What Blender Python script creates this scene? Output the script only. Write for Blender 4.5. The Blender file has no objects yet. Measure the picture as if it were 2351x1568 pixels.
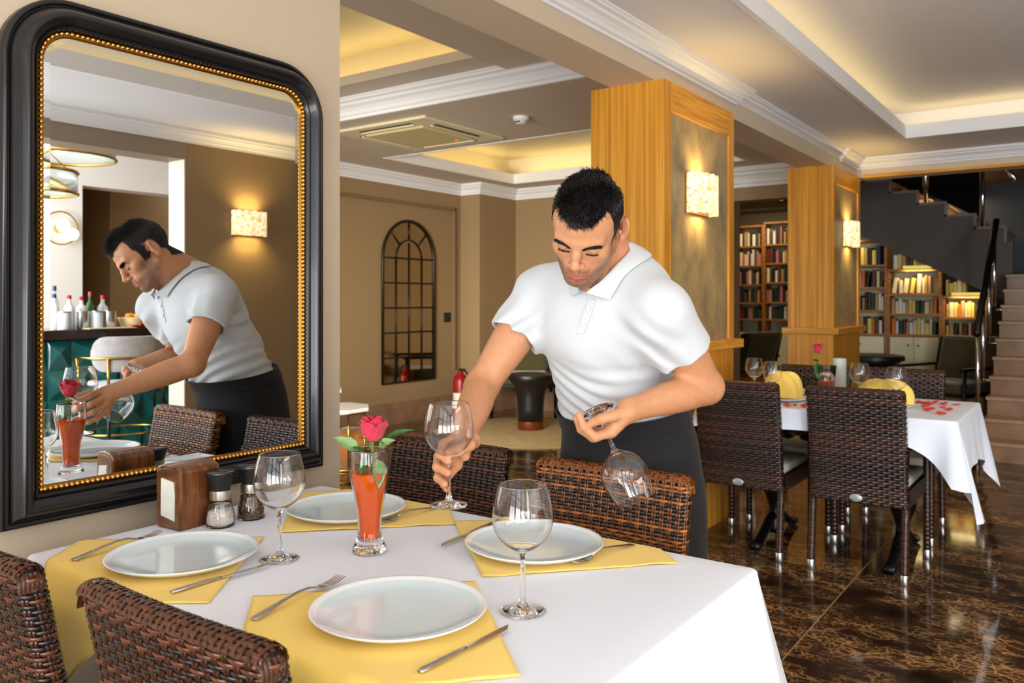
import bpy, bmesh, math, random
import numpy as np
from mathutils import Vector, Matrix
random.seed(7); np.random.seed(7)
C = bpy.context.scene.collection
sc = bpy.context.scene
PI = math.pi
# ------------------------------------------------------------------ camera
H = 1.29
YAW = math.atan(1354.5/1895.0)
cam = bpy.data.cameras.new('camera'); camo = bpy.data.objects.new('camera', cam); C.objects.link(camo)
camo.location = (0, 0, H); camo.rotation_euler = (PI/2, 0, YAW)
cam.sensor_width = 36; cam.lens = 36*1895/2351; cam.shift_y = -94/2351
cam.clip_start = .05; cam.clip_end = 100
cam.dof.use_dof = True; cam.dof.focus_distance = 1.80; cam.dof.aperture_fstop = 6.3
sc.camera = camo
# ------------------------------------------------------------------ world, lights, exposure
sc.view_settings.view_transform = 'Standard'; sc.view_settings.look = 'None'
sc.view_settings.gamma = 1; sc.view_settings.use_curve_mapping = False
sc.view_settings.exposure = 0.0
sc.cycles.max_bounces = 12; sc.cycles.diffuse_bounces = 5; sc.cycles.glossy_bounces = 6
sc.cycles.transmission_bounces = 12; sc.cycles.transparent_max_bounces = 12
sc.cycles.sample_clamp_indirect = 6; sc.cycles.blur_glossy = .6
sc.cycles.use_denoising = True
w = bpy.data.worlds.new('world'); sc.world = w; w.use_nodes = True
bg = w.node_tree.nodes['Background']; bg.inputs[0].default_value = (.80, .90, 1, 1); bg.inputs[1].default_value = 1.0
def area(name, loc, aim, sx, sy, power, col=(1, 1, 1), spread=PI):
    l = bpy.data.lights.new(name, 'AREA'); l.shape = 'RECTANGLE'; l.size = sx; l.size_y = sy
    l.energy = power; l.color = col; l.spread = spread
    o = bpy.data.objects.new(name, l); C.objects.link(o); o.location = loc
    o.rotation_euler = (Vector(aim)-Vector(loc)).to_track_quat('-Z', 'Y').to_euler(); return o
DAY = (.86, .94, 1.0)
WARM = (1.0, .72, .30)
# daylight coming through the street windows behind the photographer, with added upward fills
for x, kw in ((-1.15, .55), (.15, .95), (1.45, .85)):
    area('window_daylight', (x, -1.95, 1.42), (x, 3, .75), 1.05, 2.0, 19*kw, DAY)
    area('ceiling_fill', (x, -1.84, .95), (x, .9, 2.6), 1.05, 1.1, 52*kw, (.97, .98, 1))  # added fill aimed up to brighten the ceiling
# daylight of the bar side and unseen fills added to brighten its walls
area('bar_daylight', (3.4, -1.6, 1.7), (4.6, 4, 1.7), 2.2, 2.2, 130, DAY)
area('bar_lintel_fill', (2.6, .1, 1.6), (5, 4.4, 2.3), 1.4, 1.8, 190, DAY)  # added fill for the white lintel and pier, no door here
area('bar_nook_fill', (4.9, 6.3, 2.9), (5.3, 6.3, 1.0), .8, 1.4, 40, (1, .92, .78))  # added fill for the brown nook, no lamp fitting here
area('bar_overhead_fill', (3.6, 1.6, 3.0), (3.6, 1.6, 0), 1.6, 3.0, 85, (1, .97, .92))  # added overhead fill under the closed bar ceiling
# unseen fill lights added to brighten the salon behind
area('salon_wall_fill', (-3.3, 1.6, 1.5), (-5.3, 6.9, .95), 1.6, 1.2, 52, (1, .95, .86), math.radians(62))  # added fill, spread narrowed to spare the cornice
area('salon_soffit_fill', (-3.9, 2.1, .35), (-3.5, 3.7, 2.7), 1.8, 1.0, 17, (1, .95, .86))  # added fill aimed up at the dark soffit
area('library_lamps', (-2.6, 10.9, 2.50), (-2.6, 11.2, 0), 3.0, .8, 34, (1, .80, .50))

# ------------------------------------------------------------------ materials
def lin(c):
    return tuple((x/12.92 if x <= .04045 else ((x+.055)/1.055)**2.4) for x in [v/255. for v in c])
MATS = {}
def mat(name, rgb, rough=.5, metal=0., spec=.5, coat=0., emit=None, estr=0., sheen=0., sss=0., trans=0., ior=1.45, noise=None, bump=None, alpha=1.):
    """rgb = sRGB 0-255.  noise=(scale, amount) varies the base colour, bump=(scale, strength)"""
    if name in MATS: return MATS[name]
    m = bpy.data.materials.new(name); m.use_nodes = True; nt = m.node_tree; b = nt.nodes['Principled BSDF']
    col = (*lin(rgb), 1); b.inputs['Base Color'].default_value = col
    b.inputs['Roughness'].default_value = rough; b.inputs['Metallic'].default_value = metal
    b.inputs['Specular IOR Level'].default_value = spec; b.inputs['Coat Weight'].default_value = coat
    b.inputs['Coat Roughness'].default_value = .08; b.inputs['IOR'].default_value = ior
    b.inputs['Sheen Weight'].default_value = sheen; b.inputs['Transmission Weight'].default_value = trans
    if sss: b.inputs['Subsurface Weight'].default_value = sss; b.inputs['Subsurface Radius'].default_value = (.01, .004, .002)
    if emit: b.inputs['Emission Color'].default_value = (*lin(emit), 1); b.inputs['Emission Strength'].default_value = estr
    if noise or bump:
        tc = nt.nodes.new('ShaderNodeTexCoord')
    if noise:
        n = nt.nodes.new('ShaderNodeTexNoise'); n.inputs['Scale'].default_value = noise[0]; n.inputs['Detail'].default_value = 5
        nt.links.new(tc.outputs['Object'], n.inputs['Vector'])
        mx = nt.nodes.new('ShaderNodeMixRGB'); mx.blend_type = 'MULTIPLY'; mx.inputs[0].default_value = 1
        r = nt.nodes.new('ShaderNodeMapRange'); r.inputs[1].default_value = .3; r.inputs[2].default_value = .7
        r.inputs[3].default_value = 1-noise[1]; r.inputs[4].default_value = 1+noise[1]
        nt.links.new(n.outputs[0], r.inputs[0]); nt.links.new(r.outputs[0], mx.inputs[2])
        mx.inputs[1].default_value = col; nt.links.new(mx.outputs[0], b.inputs['Base Color'])
    if bump:
        n2 = nt.nodes.new('ShaderNodeTexNoise'); n2.inputs['Scale'].default_value = bump[0]; n2.inputs['Detail'].default_value = 4
        nt.links.new(tc.outputs['Object'], n2.inputs['Vector'])
        bp = nt.nodes.new('ShaderNodeBump'); bp.inputs['Strength'].default_value = bump[1]; bp.inputs['Distance'].default_value = .002
        nt.links.new(n2.outputs[0], bp.inputs['Height']); nt.links.new(bp.outputs[0], b.inputs['Normal'])
    MATS[name] = m; return m
def nodes(m): return m.node_tree.nodes, m.node_tree.links, m.node_tree.nodes['Principled BSDF']
def ramp(nt, stops):
    r = nt.new('ShaderNodeValToRGB'); e = r.color_ramp.elements
    while len(e) < len(stops): e.new(.5)
    for i, (p, c) in enumerate(stops): e[i].position = p; e[i].color = (*lin(c), 1)
    return r
def wood(name, dark, light, scale=(40, 40, 1.2), rough=.42, detail=3, coat=0.):
    if name in MATS: return MATS[name]
    m = mat(name, light, rough, coat=coat); n, l, b = nodes(m)
    tc = n.new('ShaderNodeTexCoord'); mp = n.new('ShaderNodeMapping'); mp.inputs['Scale'].default_value = scale
    ns = n.new('ShaderNodeTexNoise'); ns.inputs['Scale'].default_value = 1; ns.inputs['Detail'].default_value = detail; ns.inputs['Distortion'].default_value = .3
    r = ramp(n, [(.32, dark), (.5, tuple((a+c)/2 for a, c in zip(dark, light))), (.68, light)])
    l.new(tc.outputs['Object'], mp.inputs[0]); l.new(mp.outputs[0], ns.inputs['Vector']); l.new(ns.outputs[0], r.inputs[0]); l.new(r.outputs[0], b.inputs['Base Color'])
    return m
M_white = mat('white_plaster', (238, 237, 236), .6)
M_ceil = mat('ceiling_paint', (230, 226, 225), .65)
M_taupe = mat('taupe_paint', (212, 194, 168), .6)
M_wall = mat('beige_wall_paint', (198, 180, 156), .55, bump=(180, .05))
M_brown = mat('brown_wall_paint', (150, 124, 88), .6, bump=(160, .06))
M_soffit = mat('greige_soffit_paint', (208, 194, 174), .6)
M_oak = wood('golden_oak_veneer', (196, 126, 30), (240, 170, 58), (55, 55, .9), .38)
M_oakh = wood('golden_oak_rail', (200, 130, 34), (242, 174, 64), (3, 3, 60), .38)
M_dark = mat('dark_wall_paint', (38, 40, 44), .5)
M_black = mat('black_satin', (14, 14, 15), .35)
M_chrome = mat('chrome', (225, 226, 228), .12, 1)
M_steel = mat('cutlery_steel', (196, 192, 186), .16, 1)
M_gold = mat('gilded_beads', (224, 172, 88), .24, 1)
M_brass = mat('brushed_brass', (196, 158, 78), .26, 1)
M_led2 = mat('warm_led_strip_main', (255, 228, 170), .5, emit=(255, 230, 160), estr=4.8)
M_led = mat('warm_led_strip', (255, 232, 180), .5, emit=(255, 230, 158), estr=9.5)

# ------------------------------------------------------------------ object helpers
def link(name, me, parent=None, mats=(), smooth=False, loc=None):
    o = bpy.data.objects.new(name, me); C.objects.link(o)
    for m in (mats if isinstance(mats, (list, tuple)) else [mats]):
        if m is not None: me.materials.append(m)
    if smooth and len(me.polygons): me.polygons.foreach_set('use_smooth', [True]*len(me.polygons))
    if parent is not None: o.parent = parent
    if loc is not None: o.location = loc
    return o
def empty(name, loc=(0, 0, 0), rotz=0.):
    o = bpy.data.objects.new(name, None); C.objects.link(o); o.location = loc; o.rotation_euler = (0, 0, rotz); o.empty_display_size = .05; return o
def tag(o, label=None, cat=None, group=None, kind=None):
    if label: o['label'] = label
    if cat: o['category'] = cat
    if group: o['group'] = group
    if kind: o['kind'] = kind
    return o
class MB:
    def __init__(s): s.v = []; s.f = []; s.mi = []; s.n = 0; s.cur = 0; s.col = []; s.c = (1, 1, 1)
    def add(s, vs, fs):
        b = s.n; s.v += [tuple(p) for p in vs]; s.n += len(vs)
        s.f += [tuple(i+b for i in f) for f in fs]; s.mi += [s.cur]*len(fs); s.col += [s.c]*len(vs); return s
    def box(s, x0, x1, y0, y1, z0, z1):
        return s.add([(x0, y0, z0), (x1, y0, z0), (x1, y1, z0), (x0, y1, z0), (x0, y0, z1), (x1, y0, z1), (x1, y1, z1), (x0, y1, z1)],
                     [(0, 3, 2, 1), (4, 5, 6, 7), (0, 1, 5, 4), (1, 2, 6, 5), (2, 3, 7, 6), (3, 0, 4, 7)])
    def prism(s, poly, a, b, axis='z'):
        """poly: list of 2-D points, extruded between a and b along axis"""
        n = len(poly)
        def mk(p, h): return (p[0], p[1], h) if axis == 'z' else ((p[0], h, p[1]) if axis == 'y' else (h, p[0], p[1]))
        vs = [mk(p, a) for p in poly]+[mk(p, b) for p in poly]
        return s.add(vs, [tuple(range(n-1, -1, -1)), tuple(range(n, 2*n))]+[(i, (i+1) % n, n+(i+1) % n, n+i) for i in range(n)])
    def lathe(s, prof, c=(0, 0, 0), n=32, axis=None, cap0=True, cap1=True, closed=False, M=None):
        c = Vector(c); k = len(prof); vs = []
        for (r, z) in prof:
            for i in range(n):
                a = 2*PI*i/n; p = Vector((r*math.cos(a), r*math.sin(a), z))
                if M is not None: p = M @ p
                vs.append(p+c)
        fs = []
        for j in range(k-1 + (1 if closed else 0)):
            j2 = (j+1) % k
            for i in range(n): fs.append((j*n+i, j*n+(i+1) % n, j2*n+(i+1) % n, j2*n+i))
        if not closed:
            if cap0 and prof[0][0] > 1e-6: fs.append(tuple(range(n-1, -1, -1)))
            if cap1 and prof[-1][0] > 1e-6: fs.append(tuple((k-1)*n+i for i in range(n)))
        return s.add(vs, fs)
    def tube(s, pts, r, n=8, cap=True, closed=False):
        pts = [Vector(p) for p in pts]; k = len(pts); rs = r if isinstance(r, (list, tuple)) else [r]*k
        vs = []; up = None
        for i, p in enumerate(pts):
            if closed: t = pts[(i+1) % k]-pts[i-1]
            else: t = pts[min(i+1, k-1)]-pts[max(i-1, 0)]
            t.normalize()
            if up is None:
                up = Vector((0, 0, 1)) if abs(t.z) < .9 else Vector((1, 0, 0))
            u = (up-t*up.dot(t)).normalized(); up = u; w_ = t.cross(u)
            for j in range(n):
                a = 2*PI*j/n; vs.append(p+(u*math.cos(a)+w_*math.sin(a))*rs[i])
        fs = []
        for i in range(k-1+(1 if closed else 0)):
            i2 = (i+1) % k
            for j in range(n): fs.append((i*n+j, i*n+(j+1) % n, i2*n+(j+1) % n, i2*n+j))
        if cap and not closed: fs.append(tuple(range(n-1, -1, -1))); fs.append(tuple((k-1)*n+j for j in range(n)))
        return s.add(vs, fs)
    def grid(s, fn, nu, nv, close_u=False):
        vs = [fn(i/(nu if close_u else nu-1), j/(nv-1)) for j in range(nv) for i in range(nu)]
        fs = []
        for j in range(nv-1):
            for i in range(nu if close_u else nu-1):
                i2 = (i+1) % nu; fs.append((j*nu+i, j*nu+i2, (j+1)*nu+i2, (j+1)*nu+i))
        return s.add(vs, fs)
    def ball(s, c, r, n=12, m=8, sx=1, sy=1, sz=1):
        prof = [(r*math.sin(PI*j/m), -r*math.cos(PI*j/m)) for j in range(m+1)]
        prof[0] = (r*.02, -r); prof[-1] = (r*.02, r)
        return s.lathe(prof, c, n, M=Matrix.Diagonal((sx, sy, sz)))
    def mesh(s, name, colattr=False):
        me = bpy.data.meshes.new(name); me.from_pydata(s.v, [], s.f)
        if any(s.mi): me.polygons.foreach_set('material_index', s.mi)
        if colattr:
            a = me.color_attributes.new('tint', 'FLOAT_COLOR', 'POINT')
            a.data.foreach_set('color', [x for c in s.col for x in (*c, 1)])
        me.update(); return me
    def build(s, name, mats, parent=None, smooth=False, bevel=None, colattr=False, loc=None, sub=0, solid=None, auto=None):
        o = link(name, s.mesh(name, colattr), parent, mats, smooth, loc)
        if solid: md = o.modifiers.new('t', 'SOLIDIFY'); md.thickness = solid; md.offset = 0
        if bevel: md = o.modifiers.new('b', 'BEVEL'); md.width = bevel; md.segments = 2; md.limit_method = 'ANGLE'
        if sub: md = o.modifiers.new('s', 'SUBSURF'); md.levels = sub; md.render_levels = sub
        if auto: md = o.modifiers.new('e', 'EDGE_SPLIT'); md.split_angle = auto
        return o
def xf(mb, fn):
    mb.v = [tuple(fn(Vector(p))) for p in mb.v]; return mb
def struct(o): o['kind'] = 'structure'; return o
def dup(root, name=None, loc=None, rotz=None):
    """copy a thing with its parts and sub-parts (mesh data shared)"""
    r = root.copy(); C.objects.link(r)
    if loc is not None: r.location = loc
    if rotz is not None: r.rotation_euler = (0, 0, rotz)
    for ch in root.children:
        c = ch.copy(); C.objects.link(c); c.parent = r
        for g in ch.children:
            d = g.copy(); C.objects.link(d); d.parent = c
    return r
def extrude_path(prof, path, inward, name, m, parent=None):
    """moulding: prof = [(offset, z)] closed polygon, path = 2-D points, offset measured to `inward` side (+1 left of travel)"""
    mb = MB(); k = len(path); n = len(prof); P_ = [Vector(p) for p in path]; vs = []
    for i in range(k):
        d0 = (P_[i]-P_[i-1]).normalized() if i > 0 else None; d1 = (P_[i+1]-P_[i]).normalized() if i < k-1 else None
        if d0 is None: d0 = d1
        if d1 is None: d1 = d0
        n0 = Vector((-d0.y, d0.x))*inward; n1 = Vector((-d1.y, d1.x))*inward
        mit = (n0+n1); mit = mit/max(mit.dot(n0), 1e-3)
        for (o_, z) in prof: q = P_[i]+mit*o_; vs.append((q.x, q.y, z))
    fs = [(i*n+j, i*n+(j+1) % n, (i+1)*n+(j+1) % n, (i+1)*n+j) for i in range(k-1) for j in range(n)]
    fs += [tuple(range(n-1, -1, -1)), tuple((k-1)*n+j for j in range(n))]
    mb.add(vs, fs); return mb.build(name, m, parent)
# ================================================================== ROOM SHELL
# ---- marble floor
def marble_floor():
    if 'emperador' in MATS: return MATS['emperador']
    m = mat('emperador', (48, 33, 24), .07, spec=.6); n, l, b = nodes(m)
    tc = n.new('ShaderNodeTexCoord'); oi = n.new('ShaderNodeObjectInfo')
    sc_ = n.new('ShaderNodeVectorMath'); sc_.operation = 'SCALE'; sc_.inputs['Scale'].default_value = 37
    cb = n.new('ShaderNodeCombineXYZ'); l.new(oi.outputs['Random'], cb.inputs[0]); l.new(oi.outputs['Random'], cb.inputs[1])
    l.new(cb.outputs[0], sc_.inputs[0]); ad = n.new('ShaderNodeVectorMath'); l.new(tc.outputs['Object'], ad.inputs[0]); l.new(sc_.outputs[0], ad.inputs[1])
    mp = n.new('ShaderNodeMapping'); mp.inputs['Scale'].default_value = (1, 1.6, 1); mp.inputs['Rotation'].default_value = (0, 0, .35); l.new(ad.outputs[0], mp.inputs[0])
    wn = n.new('ShaderNodeTexNoise'); wn.inputs['Scale'].default_value = 5; wn.inputs['Detail'].default_value = 4; l.new(mp.outputs[0], wn.inputs['Vector'])
    ws = n.new('ShaderNodeVectorMath'); ws.operation = 'SCALE'; ws.inputs['Scale'].default_value = .22; l.new(wn.outputs['Color'], ws.inputs[0])
    wa = n.new('ShaderNodeVectorMath'); l.new(mp.outputs[0], wa.inputs[0]); l.new(ws.outputs[0], wa.inputs[1])
    def veins(scale, w0, w1):
        v = n.new('ShaderNodeTexVoronoi'); v.feature = 'DISTANCE_TO_EDGE'; v.inputs['Scale'].default_value = scale; l.new(wa.outputs[0], v.inputs['Vector'])
        r = n.new('ShaderNodeMapRange'); r.inputs[1].default_value = w0; r.inputs[2].default_value = w1; r.inputs[3].default_value = 1; r.inputs[4].default_value = 0; l.new(v.outputs[0], r.inputs[0]); return r
    v1 = veins(9, .0, .05); v2 = veins(22, .0, .09)
    big = n.new('ShaderNodeTexNoise'); big.inputs['Scale'].default_value = 3.2; big.inputs['Detail'].default_value = 8; big.inputs['Roughness'].default_value = .65; l.new(wa.outputs[0], big.inputs['Vector'])
    msk = n.new('ShaderNodeMapRange'); msk.inputs[1].default_value = .42; msk.inputs[2].default_value = .60; l.new(big.outputs[0], msk.inputs[0])
    m1 = n.new('ShaderNodeMath'); m1.operation = 'MAXIMUM'; l.new(v1.outputs[0], m1.inputs[0])
    m2 = n.new('ShaderNodeMath'); m2.operation = 'MULTIPLY'; l.new(v2.outputs[0], m2.inputs[0]); m2.inputs[1].default_value = .8; l.new(m2.outputs[0], m1.inputs[1])
    m3 = n.new('ShaderNodeMath'); m3.operation = 'MULTIPLY'; l.new(m1.outputs[0], m3.inputs[0]); l.new(msk.outputs[0], m3.inputs[1])
    base = ramp(n, [(.3, (34, 24, 18)), (.55, (70, 48, 32)), (.8, (120, 82, 50))]); l.new(big.outputs[0], base.inputs[0])
    mx = n.new('ShaderNodeMixRGB'); l.new(m3.outputs[0], mx.inputs[0]); l.new(base.outputs[0], mx.inputs[1]); mx.inputs[2].default_value = (*lin((204, 154, 100)), 1)
    l.new(mx.outputs[0], b.inputs['Base Color']); return m
M_marble = marble_floor()
fl = MB().box(-6.6, 7.2, -2.2, 14.2, -.12, -.0015).build('floor', mat('floor_grout', (186, 156, 118), .5)); struct(fl)
tile_me = None
for i in range(-5, 3):
    for j in range(-8, 19):
        x0 = -.934+1.2*i; y0 = 2.9+.6*j
        if x0 > 2.2 or x0+1.2 < -6.5 or (y0 < -.5 and x0 < -2.2): continue
        if tile_me is None:
            tile_me = MB().box(.0028, 1.1972, .0020, .5980, -.006, 0).mesh('tile'); tile_me.materials.append(M_marble)
        o = bpy.data.objects.new('tile', tile_me); C.objects.link(o); o.parent = fl; o.location = (x0, y0, 0)
# ---- wall with the mirror (turned 1 degree from the room axis, as in the photograph)
S = 1.0235
TIL = math.radians(1.0)
WN = Vector((math.cos(TIL), -math.sin(TIL), 0)); WT = Vector((math.sin(TIL), math.cos(TIL), 0))
W0 = Vector((-1.941, 1.177, 0))            # a point of the wall surface
def wallp(s_, d, z): return W0+WT*s_+WN*d+Vector((0, 0, z))   # s along wall, d out of the wall
mb = MB(); mb.box(-3.0, .602, -.24, 0, 0, 2.75); 
xf(mb, lambda p: wallp(p.x, p.y, p.z)); struct(mb.build('wall_left', M_wall))
# ---- main ceiling with raised tray
TX0, TX1, TY0, TY1 = -1.285, .96, -.9, 7.25
mb = MB()
CZ = 2.60
mb.box(-2.2, TX0, -2.1, 8.3, CZ, CZ+.085).box(TX1, 2.5, -2.1, 8.3, CZ, CZ+.085).box(TX0, TX1, TY1, 8.3, CZ, CZ+.085).box(TX0, TX1, -2.1, TY0, CZ, CZ+.085)
ce = struct(mb.build('ceiling', M_ceil))
mb = MB(); mb.box(TX0-.32, TX1+.32, TY0-.32, TY1+.32, 2.86, 2.93)
mb.box(TX0-.36, TX0-.30, TY0-.36, TY1+.36, 2.61, 2.93).box(TX1+.30, TX1+.36, TY0-.36, TY1+.36, 2.61, 2.93)
mb.box(TX0-.36, TX1+.36, TY1+.30, TY1+.36, 2.61, 2.93).box(TX0-.36, TX1+.36, TY0-.36, TY0-.30, 2.61, 2.93)
mb.build('raised_tray', M_ceil, ce)
mb = MB(); d = .022                                     # white fascia lip of the tray
mb.box(TX0-.03, TX0+.001, TY0, TY1, CZ-.004, CZ+.10).box(TX1-.001, TX1+.03, TY0, TY1, CZ-.004, CZ+.10).box(TX0-.03, TX1+.03, TY1-.001, TY1+.03, CZ-.004, CZ+.10)
mb.build('tray_lip', M_white, ce)
def led(name, parent, x0, x1, y0, y1, z):
    mb = MB(); mb.box(x0, x1, y0, y1, z, z+.012); o = mb.build(name, M_led2 if parent == ce else M_led, parent); return o
led('led_strip', ce, TX0-.16, TX0-.135, TY0, TY1, CZ+.088)
led('led_strip', ce, TX1+.135, TX1+.16, TY0, TY1, CZ+.088)
led('led_strip', ce, TX0-.1, TX1+.1, TY1+.10, TY1+.125, CZ+.088)
# cornices: profile (offset from wall, z)
def cornice_prof(z0, z1, p):
    h = z1-z0
    return [(0, z0), (p*.16, z0), (p*.16, z0+h*.14), (p*.30, z0+h*.20), (p*.36, z0+h*.36), (p*.50, z0+h*.52), (p*.68, z0+h*.62), (p*.72, z0+h*.74), (p*.90, z0+h*.80), (p*.90, z0+h*.90), (p, z0+h*.90), (p, z1), (0, z1)]
BX = -1.862                                              # room face of the beam over the columns
struct(extrude_path(cornice_prof(2.505, CZ, .105), [(BX, -1.6), (BX, 4.98), (BX-.035, 4.98), (BX-.035, 7.55), (BX, 7.55), (BX, 8.13), (2.0, 8.13), (2.0, -1.6)], -1, 'trim_1', M_white))
# beam over the columns and the beam across the far end
mb = MB(); mb.box(-2.12, BX, 1.55, 8.3, 2.42, 2.70); mb.box(-2.12, BX-.002, -2.0, 1.55, 2.42, 2.7); struct(mb.build('wall_beam_left', M_taupe))
mb = MB(); mb.box(-2.12, 2.4, 8.13, 8.36, 2.43, 2.75); struct(mb.build('wall_beam_far', M_taupe))
mb = MB(); mb.box(-1.80, 2.0, 8.118, 8.16, 2.425, 2.452); struct(mb.build('trim_2', M_oakh))
# ---- right wall, its beam and cream pillar
mb = MB(); mb.box(2.0, 2.22, 3.57, 8.5, 0, 2.75); struct(mb.build('wall_right', M_brown))
mb = MB(); mb.box(2.0, 2.24, -2.2, 3.57, 2.375, 2.75); struct(mb.build('wall_beam_right', mat('beam_taupe', (150, 132, 112), .6)))
mb = MB(); mb.box(2.0, 2.22, 3.560, 3.571, 0, 2.375); struct(mb.build('trim_7', mat('cream_paint', (196, 184, 168), .6)))
# ---- street wall behind the photographer with three tall windows
mb = MB(); mb.box(-2.2, -1.70, -2.1, -1.85, 0, 2.75).box(2.0, 7.2, -2.1, -2.0, 2.45, 2.75).box(-1.7, 2.0, -2.1, -1.85, 2.45, 2.75).box(-1.7, 2.0, -2.1, -1.85, 0, .38)
mb.box(-.62, -.40, -2.1, -1.85, .38, 2.45).box(.70, .92, -2.1, -1.85, .38, 2.45)
struct(mb.build('wall_street', M_wall))
for k, (a, b_) in enumerate(((-1.70, -.62), (-.40, .70), (.92, 2.0))):
    mb = MB(); y0, y1 = -1.92, -1.87
    mb.box(a, a+.05, y0, y1, .38, 2.45).box(b_-.05, b_, y0, y1, .38, 2.45).box(a, b_, y0, y1, .38, .43).box(a, b_, y0, y1, 2.40, 2.45)
    mb.box(a, b_, y0, y1, 1.80, 1.84); c_ = (a+b_)/2; mb.box(c_-.02, c_+.02, y0, y1, .38, 2.45)
    struct(mb.build('window_%d' % (k+1), M_dark))
# ---- salon behind the columns (left)
K = 1.177
SZ = 2.62
M_salonceil = mat('salon_ceiling_paint', (216, 204, 172), .6)
mb = MB(); xL = -6.03
mb.box(xL-.2, xL, 1.0, 7.42, 0, 2.95)                     # long left wall
struct(mb.build('wall_salon_left', M_brown))
mb = MB(); mb.box(xL, xL+.028, 4.1, 6.93+.36, 2.06+.25, 2.34).box(xL, xL+.028, 7.27, 7.30, .5, 2.34); struct(mb.build('trim_3', mat('taupe_trim', (126, 102, 74), .6)))
mb = MB(); mb.box(-6.4, -5.755, 7.42, 8.3, 0, 2.95); struct(mb.build('wall_salon_pier', M_brown))
mb = MB(); mb.box(-5.8, -3.05, 8.13, 8.33, 0, 2.95); struct(mb.build('wall_salon_back', M_brown))
mb = MB(); mb.box(-6.3, -2.0, .9, 1.1, 0, 1.2).box(-6.3, -2.0, .9, 1.1, 2.45, 2.95).box(-2.2, -2.0, .9, 1.1, 1.2, 2.45); struct(mb.build('wall_salon_front', M_brown))
# stone skirting
M_stone = mat('brown_stone', (138, 108, 82), .25, noise=(7, .22))
mb = MB(); mb.box(xL, xL+.03, 1.1, 7.42, 0, .22).box(xL+.03, -5.755, 7.39, 7.42, 0, .22).box(-5.755, -5.725, 7.39, 8.13, 0, .22).box(-5.725, -3.05, 8.10, 8.13, 0, .22)
struct(mb.build('baseboard_salon', M_stone))
# soffit (lower ceiling) with tray 2, and the higher soffit nearer with tray 1
a2, b2, c2, d2 = -5.435, -2.75, 5.60, 7.64                 # tray 2 opening
mb = MB(); yc = 4.26
mb.box(-6.3, a2, yc, 8.4, SZ, SZ+.10).box(b2, -2.0, yc, 8.4, SZ, SZ+.10).box(a2, b2, yc, c2, SZ, SZ+.10).box(a2, b2, d2, 8.4, SZ, SZ+.10)
sf = struct(mb.build('ceiling_salon', M_soffit))
mb = MB(); mb.box(a2-.3, b2+.3, c2-.3, d2+.3, SZ+.33, SZ+.4).box(a2-.34, a2-.28, c2-.3, d2+.3, SZ+.01, SZ+.4).box(a2-.3, b2+.3, d2+.28, d2+.34, SZ+.01, SZ+.4).box(b2+.28, b2+.34, c2-.3, d2+.3, SZ+.01, SZ+.4).box(a2-.3, b2+.3, c2-.34, c2-.28, SZ+.01, SZ+.4)
mb.build('raised_tray', M_salonceil, sf)
mb = MB(); mb.box(a2-.03, a2+.001, c2, d2, SZ-.004, SZ+.105).box(a2-.03, b2, d2-.001, d2+.03, SZ-.004, SZ+.105).box(b2-.001, b2+.03, c2, d2, SZ-.004, SZ+.105).box(a2-.03, b2, c2-.03, c2+.001, SZ-.004, SZ+.105)
mb.build('tray_lip', M_white, sf)
led('led_strip', sf, a2-.15, a2-.12, c2, d2, SZ+.102); led('led_strip', sf, a2, b2, d2+.12, d2+.15, SZ+.102); led('led_strip', sf, b2+.12, b2+.15, c2, d2, SZ+.102)
a1, b1, d1 = -5.6, -3.01, 3.91                              # tray 1 opening (its near end is out of view)
Z1 = 2.726; c1 = 1.6
mb = MB(); mb.box(-6.3, a1, 1.0, yc, Z1, Z1+.09).box(b1, -2.0, 1.0, yc, Z1, Z1+.09).box(a1, b1, d1, yc, Z1+.03, Z1+.09).box(a1, b1, 1.0, c1, Z1, Z1+.09)
s1 = struct(mb.build('ceiling_salon_near', M_soffit))
mb = MB(); mb.box(a1-.3, b1+.3, c1-.3, d1+.3, Z1+.34, Z1+.4).box(b1+.28, b1+.34, c1-.3, d1+.3, Z1+.01, Z1+.4).box(a1-.3, b1+.3, d1+.28, d1+.34, Z1+.01, Z1+.4).box(a1-.34, a1-.28, c1-.3, d1+.3, Z1+.01, Z1+.4).box(a1-.3, b1+.3, c1-.34, c1-.28, Z1+.01, Z1+.4)
mb.build('raised_tray', M_salonceil, s1)
led('led_strip', s1, a1, b1, d1+.11, d1+.14, Z1+.092); led('led_strip', s1, b1+.12, b1+.15, c1, d1, Z1+.092)
mb = MB(); mb.box(-6.3, -2.1, yc-.001, yc+.1, SZ+.012, Z1+.05); struct(mb.build('wall_salon_downstand', M_soffit))
struct(extrude_path(cornice_prof(SZ, Z1+.03, .13), [(-6.1, yc), (-2.12, yc)], -1, 'trim_4', M_white))
struct(extrude_path(cornice_prof(2.50, SZ, .10), [(xL, 4.3), (xL, 7.42), (-5.755, 7.42), (-5.755, 8.13), (-3.05, 8.13)], -1, 'trim_5', M_white))
# bulkhead between salon and library with its cornice
mb = MB(); mb.box(-3.05, -2.0, 8.13, 8.33, 2.30, 2.95); struct(mb.build('wall_library_bulkhead', M_brown))
struct(extrude_path(cornice_prof(2.43, SZ, .13), [(-3.05, 8.13), (-2.12, 8.13)], -1, 'trim_6', M_white))
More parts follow.
